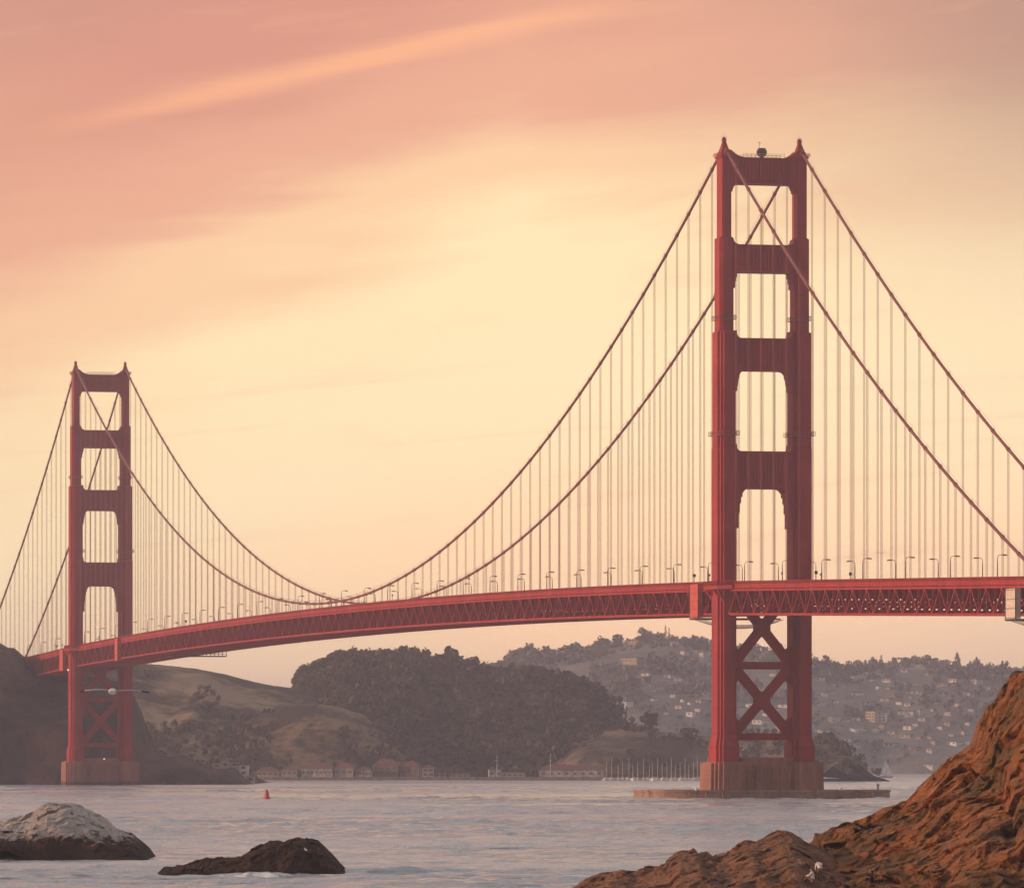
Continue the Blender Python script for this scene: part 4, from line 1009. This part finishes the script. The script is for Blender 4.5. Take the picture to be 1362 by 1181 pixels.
# moored sailing boats
def make_boat(mast):
    root = empty('moored_sailboat')
    h = MB(); h.add([(-4.5, -1.2, .9), (3, -1.4, .9), (5.4, 0, 1.2), (3, 1.4, .9), (-4.5, 1.2, .9), (-4, -.7, -.4), (2.5, -.6, -.4), (4.2, 0, -.2), (2.5, .6, -.4), (-4, .7, -.4)],
                    [(0, 1, 2, 3, 4), (9, 8, 7, 6, 5), (0, 5, 6, 1), (1, 6, 7, 2), (2, 7, 8, 3), (3, 8, 9, 4), (4, 9, 5, 0)]); h.box(-2.5, 1.2, -.8, .8, .9, 1.6); h.build('hull', M['white'], root)
    m = MB(); m.tube([(.6, 0, 1), (.6, 0, mast)], [.16, .1], 6); m.tube([(.6, 0, 2.2), (-3.6, 0, 2.3)], .16, 6); m.beam((.6, -.9, mast * .6), (.6, .9, mast * .6), .08); m.build('mast', M['canvas'], root)
    return root
mz = [806, 813, 822, 828, 836, 842, 848, 856, 863, 868, 874, 881, 887, 893, 898, 905, 911, 916, 922, 927, 931, 937, 941, 992, 1004, 1018]
boats = [make_boat(12.5), make_boat(15), make_boat(10.5)]; used_ = [False] * 3
for i, px in enumerate(mz):
    k_ = i % 3; o = boats[k_] if not used_[k_] else copy_tree(boats[k_]); used_[k_] = True
    y = 4170 + (i * 37) % 30; o.location = on(px, y); o.rotation_euler = (0, 0, random.uniform(.9, 2.2))
    tag(o, ('bare-masted moored sailboat in the harbour left of the near tower, %s from left' % ORD[i]) if px < 945 else 'bare-masted moored sailboat seen between the near tower legs, %s from left' % ORD[i - 23], 'sailboat', 'moored sailboats in the harbour')
# sailing yacht
root = empty('sailing_yacht', on(1178, 4840), R(-35)); tag(root, 'small sailing yacht with white sails on open water right of the near tower', 'sailboat')
h = MB(); h.add([(-6.5, -1.6, 1.0), (4, -1.7, 1.0), (7.2, 0, 1.4), (4, 1.7, 1.0), (-6.5, 1.6, 1.0), (-6, -.9, -.4), (3, -.8, -.4), (5.6, 0, -.2), (3, .8, -.4), (-6, .9, -.4)],
                [(0, 1, 2, 3, 4), (9, 8, 7, 6, 5), (0, 5, 6, 1), (1, 6, 7, 2), (2, 7, 8, 3), (3, 8, 9, 4), (4, 9, 5, 0)]); h.box(-3, 1.5, -1, 1, 1, 1.8); h.build('hull', M['grey'], root)
m_ = MB(); m_.tube([(.3, 0, 1), (.3, 0, 14)], [.14, .08], 6); m_.tube([(.3, 0, 2.4), (-4.6, 0, 2.5)], .12, 6); m_.build('mast', M['canvas'], root)
def sail(a, b, c, bul, nm):
    V_ = []; F_ = []; n = 8; a, b, c = Vector(a), Vector(b), Vector(c)
    for i in range(n + 1):
        for j in range(n + 1):
            s_ = i / n; t = j / n * (1); p = a.lerp(b, s_).lerp(c, t) ; p = p + Vector((0, bul * math.sin(math.pi * s_) * math.sin(math.pi * min(1, t + .15)) * (1 - t), 0)); V_.append(p)
    for i in range(n):
        for j in range(n): k = i * (n + 1) + j; F_.append((k, k + n + 1, k + n + 2, k + 1))
    mb = MB(); mb.add(V_, F_); o = mb.build(nm, M['sail'], root, True); md = o.modifiers.new('thickness', 'SOLIDIFY'); md.thickness = .04
sail((.2, 0, 2.6), (-4.4, 0, 2.6), (.25, 0, 13.4), .7, 'mainsail'); sail((.8, 0, 2.0), (6.6, 0, 1.8), (.6, 0, 11.8), .5, 'jib')

# buoy
root = empty('channel_buoy', on(355, 2190)); tag(root, 'red channel buoy floating left of centre in the strait', 'buoy')
b = MB(); b.lathe([(1.1, -.5), (1.25, .2), (1.2, .7), (.5, .9)], 16); b.build('float', M['buoy'], root)
b = MB(); b.lathe([(.75, .9), (.4, 2.8), (.42, 2.9), (.5, 3.0), (.5, 3.2), (.15, 3.6)], 12)
for a in range(4): b.beam((1.0 * math.cos(a * 1.57), 1.0 * math.sin(a * 1.57), .7), (.35 * math.cos(a * 1.57), .35 * math.sin(a * 1.57), 3), .12)
b.build('tower_cage', M['buoy'], root)

# ------------------------------------------------------------------ foreground rocks
def rock_mat(name, cols, crev, veg=None, guano=None, sc=.25, wet=None, cf=.75):
    m, k, b = mat(name, .85, .25)
    geo = k.node('ShaderNodeNewGeometry'); P = geo.outputs['Position']
    mp = k.node('ShaderNodeMapping'); mp.inputs['Rotation'].default_value = (0, R(-35), R(10)); mp.inputs['Scale'].default_value = (1, .6, 2.4); k.link(P, mp.inputs[0])
    n1 = k.noise(mp.outputs[0], sc, 8, .62, .6); n2 = k.noise(P, sc * 2.2, 8, .65, .3); n3 = k.noise(mp.outputs[0], sc * 6, 6, .7)
    n4 = k.noise(P, sc * .45, 4, .55, .5)
    c = k.mix(k.smooth(n1, .38, .6), (*cols[0], 1), (*cols[1], 1))
    c = k.mix(k.smooth(n2, .5, .68), c, (*cols[2], 1))
    c = k.mix(k.math('MULTIPLY', k.smooth(n3, .52, .72), cf), c, (*crev, 1))
    sp = k.node('ShaderNodeSeparateXYZ'); k.link(P, sp.inputs[0]); spn = k.node('ShaderNodeSeparateXYZ'); k.link(geo.outputs['Normal'], spn.inputs[0])
    vo = k.node('ShaderNodeTexVoronoi', feature='DISTANCE_TO_EDGE'); vo.inputs['Scale'].default_value = sc * 2.6
    wp = k.node('ShaderNodeVectorMath', operation='ADD'); k.link(mp.outputs[0], wp.inputs[0])
    nz = k.node('ShaderNodeTexNoise'); nz.inputs['Scale'].default_value = sc * 2; nz.inputs['Detail'].default_value = 5; k.link(P, nz.inputs['Vector']); k.link(nz.outputs['Color'], wp.inputs[1])
    k.link(wp.outputs[0], vo.inputs['Vector'])
    c = k.mix(k.math('MULTIPLY', k.math('SUBTRACT', 1.0, k.smooth(vo.outputs['Distance'], .0, .05)), cf * .8), c, (*crev, 1))
    if veg: c = k.mix(k.math('MULTIPLY', k.smooth(k.math('ADD', n4, k.math('MULTIPLY', n2, .35)), veg[1], veg[1] + .09), veg[2]), c, (*veg[0], 1))
    if guano:
        g = k.smooth(k.math('ADD', k.math('ADD', k.math('MULTIPLY', sp.outputs[2], guano[1]), k.math('MULTIPLY', n2, 1.5)), k.math('MULTIPLY', spn.outputs[2], .6)), guano[2], guano[2] + .5)
        g = k.math('MULTIPLY', g, k.smooth(n3, .24, .48)); c = k.mix(g, c, (*guano[0], 1))
    if wet:
        w_ = k.math('SUBTRACT', 1.0, k.smooth(k.math('ADD', sp.outputs[2], k.math('MULTIPLY', n2, wet * .8)), wet * .9, wet * 1.5)); c = k.mix(k.math('MULTIPLY', w_, .9), c, (.035, .022, .018, 1))
    k.link(c, b.inputs['Base Color'])
    bn = k.node('ShaderNodeBump'); bn.inputs['Strength'].default_value = 1; bn.inputs['Distance'].default_value = .5
    k.link(k.math('ADD', k.math('MULTIPLY', n3, .6), k.noise(mp.outputs[0], sc * 14, 6, .7)), bn.inputs['Height']); k.link(bn.outputs[0], b.inputs['Normal'])
    return m
def facets(x, y, z, seed):
    sh = x.shape; p = np.stack([x.ravel(), y.ravel(), z.ravel()], 1); c0 = np.floor(p); best = np.full(len(p), 9e9); val = np.zeros(len(p))
    for i in (-1, 0, 1):
        for j in (-1, 0, 1):
            for k in (-1, 0, 1):
                c = c0 + (i, j, k); o = np.stack([_hash(c[:, 0], c[:, 1], c[:, 2], seed + q) for q in range(3)], 1)
                d = p - (c + o); dd = (d ** 2).sum(1); g = np.stack([_hash(c[:, 0], c[:, 1], c[:, 2], seed + 10 + q) for q in range(4)], 1) * 2 - 1
                v = g[:, 3] * .5 + (d * g[:, :3]).sum(1) * .9; m_ = dd < best; best = np.where(m_, dd, best); val = np.where(m_, v, val)
    return val.reshape(sh)
def rock(name, D, prof, front, back, dx, m, amp, fs, seed, pf=.6, lean=.5, base=-1.0, extra=None, fine=1.0, coarse_from=None):
    px = np.array([p[0] for p in prof], float); X = (px - 681) * D / FPX; H = CAMH + (YH - np.array([p[1] for p in prof], float)) * D / FPX
    xs = np.arange(X[0], X[-1] + dx, dx)
    if coarse_from: xs = np.concatenate([np.arange(X[0], coarse_from, dx), np.arange(coarse_from, X[-1] + 1, dx * 6)])
    ys = np.concatenate([np.arange(D - front, D, dx * 1.15), np.arange(D, D + back, dx * 2.5)])
    Xg, Yg = np.meshgrid(xs, ys); Hg = np.interp(Xg, X, H)
    f_ = front * (1 + .18 * vnoise(Xg / (fs * 1.5), Xg * 0, seed=seed))
    t = np.clip((Yg - (D - f_)) / f_, 0, 1); S = np.where(Yg <= D, np.sin(t * math.pi / 2) ** pf, 1 - np.clip((Yg - D) / back, 0, 1) ** 1.6)
    Z = base + (Hg - base) * S
    env = np.clip(np.minimum((Hg - base) / (fs * .6), 1), .15, 1) * np.clip((D + 1.0 - Yg) / (front * .12) + .12, .12, 1) * np.clip(t * 6, 0, 1)
    # oblique strata: coordinates rotated so ledges run down to the left
    a = Xg * .82 + Z * .57; bb = -Xg * .57 + Z * .82
    al = (Xg + Z) * .7071; ac = (Xg - Z) * .7071
    wv = fbm(al / (fs * 1.4), Yg / (fs * 1.4), ac / (fs * 1.4), 3, seed + 2)
    n = fbm(al / (fs * 1.8) + wv, Yg / (fs * 1.2), ac / (fs * .9) + wv * .5, 4, seed)
    g = -np.abs(fbm(al / (fs * 1.6) + wv * .6, Yg / (fs * 2), ac / (fs * .55) + wv * 1.6, 3, seed + 50)) ** .7
    n1 = fbm(al / (fs * .42) + wv, Yg / (fs * .3), ac / (fs * .2) + wv, 4, seed + 9, ridged=True, gain=.6)
    n2 = fbm(a / (fs * .09), Yg / (fs * .09), bb / (fs * .05), 4, seed + 5, ridged=True, gain=.6)
    q1 = facets(al / (fs * .62) + wv * .5, Yg / (fs * .5), ac / (fs * .30) + wv * .4, seed + 70)
    q2 = facets(al / (fs * .2) + wv * .8, Yg / (fs * .16), ac / (fs * .10), seed + 90)
    d = (n * amp * .6 + (g + .45) * amp * .8 + (q1 * .34 + q2 * .13 + n1 * .11) * amp * fine + n2 * amp * .045) * env
    Y2 = Yg - d * .75; Z2 = Z + d * lean; X2 = Xg - d * .35
    if extra: Z2 = extra(X2, Y2, Z2)
    V = np.stack([X2.ravel(), Y2.ravel(), Z2.ravel()], 1); nx, ny = len(xs), len(ys); i = np.arange(nx * ny).reshape(ny, nx)
    F = np.stack([i[:-1, :-1].ravel(), i[:-1, 1:].ravel(), i[1:, 1:].ravel(), i[1:, :-1].ravel()], 1)
    o = np_mesh(name, V, F, m); o['_n'] = 0; del o['_n']
    return o, (xs, ys, V.reshape(ny, nx, 3))
guano_m = rock_mat('guano_rock', ((.12, .07, .05), (.07, .042, .032), (.26, .10, .05)), (.03, .02, .018), guano=((.62, .55, .52), .34, 2.0), sc=.35, wet=2.3)
o, _ = rock('sea_rock', 890, [(-156, 1142), (-116, 1125), (-70, 1112), (-20, 1100), (0, 1093), (21, 1087), (35, 1085), (53, 1075), (70, 1069), (82, 1070), (95, 1068), (120, 1077), (141, 1088), (155, 1102), (179, 1110), (198, 1126), (207, 1139), (211, 1149), (216, 1162)], 15, 12, .10, guano_m, 1.0, 4.0, 4, .6)
tag(o, 'large rounded sea rock whitened with bird droppings at the left edge', 'rock')
dark_m = rock_mat('dark_rock', ((.085, .045, .034), (.06, .034, .027), (.12, .065, .045)), (.025, .016, .014), sc=.4, wet=.6)
o, R2 = rock('sea_rock', 760, [(214, 1160), (224, 1154.5), (256, 1149), (277, 1142), (299, 1141), (323, 1139), (337, 1129), (359, 1120), (377, 1119), (395, 1115), (412, 1118), (426, 1120), (440, 1133), (454, 1149), (465, 1160), (471, 1172)], 9, 9, .09, dark_m, .9, 3.0, 9, .6)
tag(o, 'low dark brown sea rock with a long left tail in the foreground water', 'rock')
brown_m = rock_mat('brown_rock', ((.38, .19, .12), (.26, .14, .092), (.45, .22, .12)), (.08, .05, .038), veg=((.16, .11, .075), .74, .6), sc=.35, cf=.3)
o, RB = rock('rock_outcrop', 505, [(700, 1215), (740, 1198), (768, 1181), (788, 1171), (807, 1163), (827, 1160), (840, 1161), (855, 1158), (866, 1153), (885, 1151), (891, 1142), (900, 1136), (911, 1133), (925, 1131), (931, 1138), (941, 1134), (948, 1139), (966, 1135), (978, 1128), (992, 1122), (1008, 1121), (1017, 1117), (1033, 1108), (1047, 1108), (1061, 1113), (1075, 1121), (1089, 1126), (1105, 1136), (1150, 1160), (1200, 1190)], 38, 14, .12, brown_m, 1.2, 3.2, 21, .7, fine=.6)
tag(o, 'brown jagged shore rocks at the bottom edge left of the orange headland', 'rock')
orange_m = rock_mat('orange_rock', ((.49, .185, .07), (.34, .145, .07), (.56, .24, .10)), (.07, .036, .026), veg=((.17, .115, .06), .66, .8), sc=.28, cf=.38)
o, RH = rock('headland', 520, [(1050, 1165), (1070, 1142), (1088, 1118), (1106, 1115), (1126, 1102), (1146, 1094), (1167, 1088), (1187, 1079), (1207, 1066), (1223, 1048), (1233, 1038), (1248, 1023), (1264, 1008), (1279, 1001), (1294, 992), (1299, 974), (1304, 958), (1312, 945), (1322, 935), (1332, 919), (1338, 909), (1350, 902), (1362, 897), (1400, 872), (1500, 845), (1650, 830), (1850, 835), (2050, 880), (2250, 990), (2420, 1120), (2550, 1270)], 70, 40, .10, orange_m, 2.6, 7.0, 33, .85, coarse_from=46.0, fine=.8)
tag(o, kind='structure')

def ray_grid(G, px, py):     # nearest rock surface vertex seen at a photo pixel
    V = G[2].reshape(-1, 3); qx = px_of(V[:, 0], V[:, 1]); qy = py_of(V[:, 2], V[:, 1])
    k = np.where((abs(qx - px) < 2.0) & (abs(qy - py) < 2.5))[0]
    if len(k) == 0: k = [np.argmin((qx - px) ** 2 + (qy - py) ** 2)]
    j = k[np.argmin(V[k, 1])]; return V[j]

# ------------------------------------------------------------------ people
def skin_mesh(name, joints, edges, m, parent, sub=2, root=0):
    me = bpy.data.meshes.new(name); names = list(joints); idx = {n: i for i, n in enumerate(names)}
    me.from_pydata([joints[n][0] for n in names], [(idx[a], idx[b]) for a, b in edges], [])
    o = link_mesh(name, me, m, parent)
    md = o.modifiers.new('skin', 'SKIN')
    for i, n in enumerate(names):
        r = joints[n][1]; me.skin_vertices[0].data[i].radius = (r, r) if not isinstance(r, tuple) else r
        me.skin_vertices[0].data[i].use_root = (i == root)
    s = o.modifiers.new('smooth', 'SUBSURF'); s.levels = sub; s.render_levels = sub
    md.use_smooth_shade = True
    return o
def person(loc, rz, pose, top, leg, label, hat=None, sleeves=True):
    root = empty('person', loc, rz); P = pose
    J = {'pelvis': (P['pelvis'], .135), 'waist': (P['waist'], .115), 'chest': (P['chest'], .15), 'neck': (P['neck'], .055), 'jaw': (P['jaw'], .075), 'head': (P['head'], .095), 'crown': (P['crown'], .07), 'nose': (P['nose'], .018)}
    E = [('pelvis', 'waist'), ('waist', 'chest'), ('chest', 'neck'), ('neck', 'jaw'), ('jaw', 'head'), ('head', 'crown'), ('head', 'nose')]
    for s in ('l', 'r'):
        for n, r in (('shoulder', .07), ('elbow', .045), ('wrist', .03), ('palm', .035)): J[n + s] = (P[n + s], r)
        E += [('chest', 'shoulder' + s), ('shoulder' + s, 'elbow' + s), ('elbow' + s, 'wrist' + s), ('wrist' + s, 'palm' + s)]
        w, p = Vector(P['wrist' + s]), Vector(P['palm' + s]); d = (p - w).normalized(); sd = d.cross(Vector((0, 1, 0)));
        if sd.length < .1: sd = Vector((1, 0, 0))
        sd.normalize(); nn = d.cross(sd)
        for q, (off, L) in enumerate(((-.03, .065), (-.01, .08), (.01, .075), (.03, .055))):
            a = p + sd * off + d * .03; b = a + d * L * .55; c = b + (d * .8 + nn * .5) * L * .45
            J['f%d%s' % (q, s)] = (tuple(a), .010); J['g%d%s' % (q, s)] = (tuple(b), .009); J['h%d%s' % (q, s)] = (tuple(c), .008)
            E += [('palm' + s, 'f%d%s' % (q, s)), ('f%d%s' % (q, s), 'g%d%s' % (q, s)), ('g%d%s' % (q, s), 'h%d%s' % (q, s))]
        tb = w.lerp(p, .6) + sd * -.045; J['t' + s] = (tuple(tb), .011); J['u' + s] = (tuple(tb + (d * .9 - sd * .5) * .045), .009); E += [('palm' + s, 't' + s), ('t' + s, 'u' + s)]
        for n, r in (('hip', .095), ('knee', .06), ('ankle', .04), ('toe', .035)): J[n + s] = (P[n + s], r)
        E += [('pelvis', 'hip' + s), ('hip' + s, 'knee' + s), ('knee' + s, 'ankle' + s), ('ankle' + s, 'toe' + s)]
    skin_mesh('body', J, E, M['skin'], root)
    # shirt
    C = {n: (P[n], r) for n, r in (('waist', .15), ('chest', .175), ('neck', .075))}; C['hem'] = (tuple(Vector(P['pelvis']).lerp(Vector(P['waist']), .15)), .155)
    E2 = [('hem', 'waist'), ('waist', 'chest'), ('chest', 'neck')]
    for s in ('l', 'r'):
        C['sh' + s] = (P['shoulder' + s], .09); C['el' + s] = (tuple(Vector(P['shoulder' + s]).lerp(Vector(P['elbow' + s]), .8)), .075); E2 += [('chest', 'sh' + s), ('sh' + s, 'el' + s)]
        if sleeves: C['wr' + s] = (P['wrist' + s], .045); C['el' + s] = (P['elbow' + s], .065); E2 += [('el' + s, 'wr' + s)]
    skin_mesh('shirt', C, E2, top, root)
    T = {'pel': (P['pelvis'], .15)}; E3 = []
    for s in ('l', 'r'):
        T['h' + s] = (P['hip' + s], .11); T['k' + s] = (P['knee' + s], .078); T['a' + s] = (tuple(Vector(P['knee' + s]).lerp(Vector(P['ankle' + s]), .92)), .06); E3 += [('pel', 'h' + s), ('h' + s, 'k' + s), ('k' + s, 'a' + s)]
        sh = {'a': (P['ankle' + s], .052), 'b': (P['toe' + s], .045)}; skin_mesh('shoe', sh, [('a', 'b')], M['darkcloth'], root, 1)
    skin_mesh('trousers', T, E3, leg, root)
    hd, cr, ns = Vector(P['head']), Vector(P['crown']), Vector(P['nose']); bk = (hd - ns).normalized()
    skin_mesh('hair', {'a': (tuple(cr + bk * .02), .088), 'b': (tuple(hd + bk * .035), .092)}, [('a', 'b')], hat or M['hair'], root)
    sd = (cr - hd).cross(bk).normalized()
    for q in (-1, 1):
        e = MB(); e.lathe([(.004, -.012), (.012, 0), (.004, .012)], 8); eo = e.build('eye', M['black'], root); eo.location = hd - bk * .088 + sd * .032 * q + (cr - hd) * .1
        e = MB(); e.lathe([(.008, -.03), (.016, 0), (.008, .03)], 8); eo = e.build('ear', M['skin'], root); eo.location = hd + sd * .097 * q
    return tag(root, label, 'person', 'people on the shore rocks')
# bending forward, seen from behind (local +y = away from the camera)
bend = dict(pelvis=(0, 0, .88), waist=(0, .08, 1.05), chest=(0, .22, 1.26), neck=(0, .34, 1.36), jaw=(0, .44, 1.36), head=(0, .50, 1.40), crown=(0, .55, 1.48), nose=(0, .60, 1.33),
  shoulderl=(-.19, .27, 1.28), elbowl=(-.24, .36, 1.02), wristl=(-.20, .50, .82), palml=(-.19, .55, .75), shoulderr=(.19, .27, 1.28), elbowr=(.24, .36, 1.02), wristr=(.19, .48, .80), palmr=(.18, .53, .73),
  hipl=(-.10, 0, .84), kneel=(-.15, .05, .45), anklel=(-.19, -.04, .08), toel=(-.20, .13, .04), hipr=(.10, 0, .84), kneer=(.14, .07, .46), ankler=(.17, .0, .08), toer=(.20, .17, .04))
sit = dict(pelvis=(0, 0, .22), waist=(0, -.02, .42), chest=(0, .03, .66), neck=(0, .07, .82), jaw=(0, .11, .89), head=(0, .12, .96), crown=(0, .10, 1.05), nose=(0, .235, .94),
  shoulderl=(-.19, .04, .72), elbowl=(-.27, .22, .52), wristl=(-.16, .42, .50), palml=(-.12, .50, .49), shoulderr=(.19, .04, .72), elbowr=(.27, .22, .52), wristr=(.16, .42, .50), palmr=(.12, .50, .49),
  hipl=(-.10, .06, .20), kneel=(-.17, .44, .44), anklel=(-.16, .62, .08), toel=(-.17, .78, .05), hipr=(.10, .06, .20), kneer=(.17, .44, .44), ankler=(.16, .62, .08), toer=(.17, .78, .05))
def place(G, px, py): p = ray_grid(G, px, py); return p
p = place(RB, 1091, 1168); p2 = place(RH, 1091, 1168)
p = p if p[1] < p2[1] else p2
person((float(p[0]), float(p[1]) - .1, float(p[2]) - .02), R(12), bend, M['shirt'], M['trouser'], 'person in a white shirt bending forward on the brown shore rocks')
p = place(RB, 1082, 1172); p2 = place(RH, 1082, 1172); p = p if p[1] < p2[1] else p2
person((float(p[0]), float(p[1]) - .3, float(p[2]) + .05), R(70), sit, M['shirt'], M['trouser'], 'person in pale clothes sitting low beside the bending person')
p = place(RH, 1160, 1178)
person((float(p[0]), float(p[1]) - .3, float(p[2]) + .1), R(150), sit, M['darkcloth'], M['darkcloth'], 'person in dark clothes sitting on the orange headland at the bottom edge')

# ------------------------------------------------------------------ birds
def flying_gull(loc, rz, label, dihedral=.05, droop=.0):
    root = empty('flying_gull', loc, rz)
    b = MB(); n = 14     # body along local y (facing +y)
    prof = [(.012, -.30), (.03, -.24), (.055, -.12), (.07, 0), (.066, .09), (.045, .17), (.042, .21), (.036, .245), (.012, .28)]
    for r, y in prof:
        for j in range(n):
            t = 2 * math.pi * j / n; b.v.append((r * math.cos(t), y, r * .92 * math.sin(t)))
    for i in range(len(prof) - 1):
        for j in range(n): k = (j + 1) % n; b.f.append((i * n + j, i * n + k, (i + 1) * n + k, (i + 1) * n + j))
    b.f.append(tuple(range(n))); b.f.append(tuple(reversed(range((len(prof) - 1) * n, len(prof) * n))))
    b.build('body', M['gull'], root, True)
    k_ = MB(); k_.frust(.012, .012, 0, .004, .004, .06); bk = k_.build('beak', M['beak'], root); bk.location = (0, .275, -.005); bk.rotation_euler = (R(-95), 0, 0)
    tl = MB(); tl.add([(-.03, -.26, .01), (.03, -.26, .01), (.075, -.42, .01), (-.075, -.42, .01)], [(0, 1, 2, 3)]); to = tl.build('tail', M['gull'], root); to.modifiers.new('t', 'SOLIDIFY').thickness = .008
    for s in (-1, 1):
        st = [(.05, .09, -.11, .015), (.2, .10, -.09, .028), (.36, .09, -.08, .030), (.5, .05, -.10, .02), (.58, .0, -.12, .008)]
        def strip(sts, nm, m):
            w = MB(); V_ = []
            for x, y0, y1, z in sts: V_ += [(s * x, y0, z), (s * x, (y0 + y1) / 2, z + .008), (s * x, y1, z)]
            F_ = []
            for i in range(len(sts) - 1):
                for j in range(2): q = i * 3 + j; F_.append((q, q + 3, q + 4, q + 1))
            w.add(V_, F_); o = w.build(nm, m, root, True); o.modifiers.new('t', 'SOLIDIFY').thickness = .012; return o
        strip(st, 'wing', M['gullgrey']); strip([(.581, .0, -.14, .01), (.64, -.07, -.16, -.003), (.70, -.17, -.20, -.015)], 'wing_tip', M['black'])
    return tag(root, label, 'gull', 'flying gulls')
def at(px, py, Y): return ((px - 681) * Y / FPX, Y, CAMH + (YH - py) * Y / FPX)
flying_gull(at(150, 919.5, 126), R(172), 'white gull with black wing tips gliding in front of the distant tower')
flying_gull(at(1172, 735, 640), R(160), 'tiny gull flying over the deck right of the near tower')
def standing_bird(name, loc, m, label, grp, rz):
    root = empty(name, loc, rz)
    b = MB(); b.tube([(0, -.22, .20), (0, -.12, .22), (0, 0, .25), (0, .10, .30), (0, .15, .38), (0, .16, .44), (0, .19, .48), (0, .23, .48)], [.015, .06, .09, .08, .04, .03, .04, .015], 10)
    b.build('body', m, root, True)
    k_ = MB(); k_.beam((0, .22, .475), (0, .30, .465), .02); k_.build('beak', M['beak'], root)
    for s in (-.035, .035): l = MB(); l.tube([(s, 0, 0), (s, 0, .2)], .012, 5); l.build('leg', M['beak'] if m == M['gull'] else M['black'], root)
    return tag(root, label, 'bird', grp)
p = ray_grid(R2, 409, 1130)
standing_bird('gull', (float(p[0]), float(p[1]), float(p[2]) - .02), M['gull'], 'white gull standing on the low dark sea rock', None, R(70))
_, R1 = None, None
# ------------------------------------------------------------------ haze
def build_haze():
    m = bpy.data.materials.new('haze'); m.use_nodes = True; k = NT(m.node_tree); m.node_tree.nodes.clear()
    out = k.node('ShaderNodeOutputMaterial'); v = k.node('ShaderNodeVolumePrincipled'); k.link(v.outputs[0], out.inputs['Volume'])
    v.inputs['Color'].default_value = HAZE_COL; v.inputs['Density'].default_value = HAZE_DEN; v.inputs['Anisotropy'].default_value = .8
    mb = MB(); mb.box(-15500, 15500, -700, 30500, -6, 240); o = mb.build('haze', m); tag(o, kind='stuff')
HAZE_COL = (.86, .85, 1.0, 1); HAZE_DEN = 6.8e-5
build_haze()
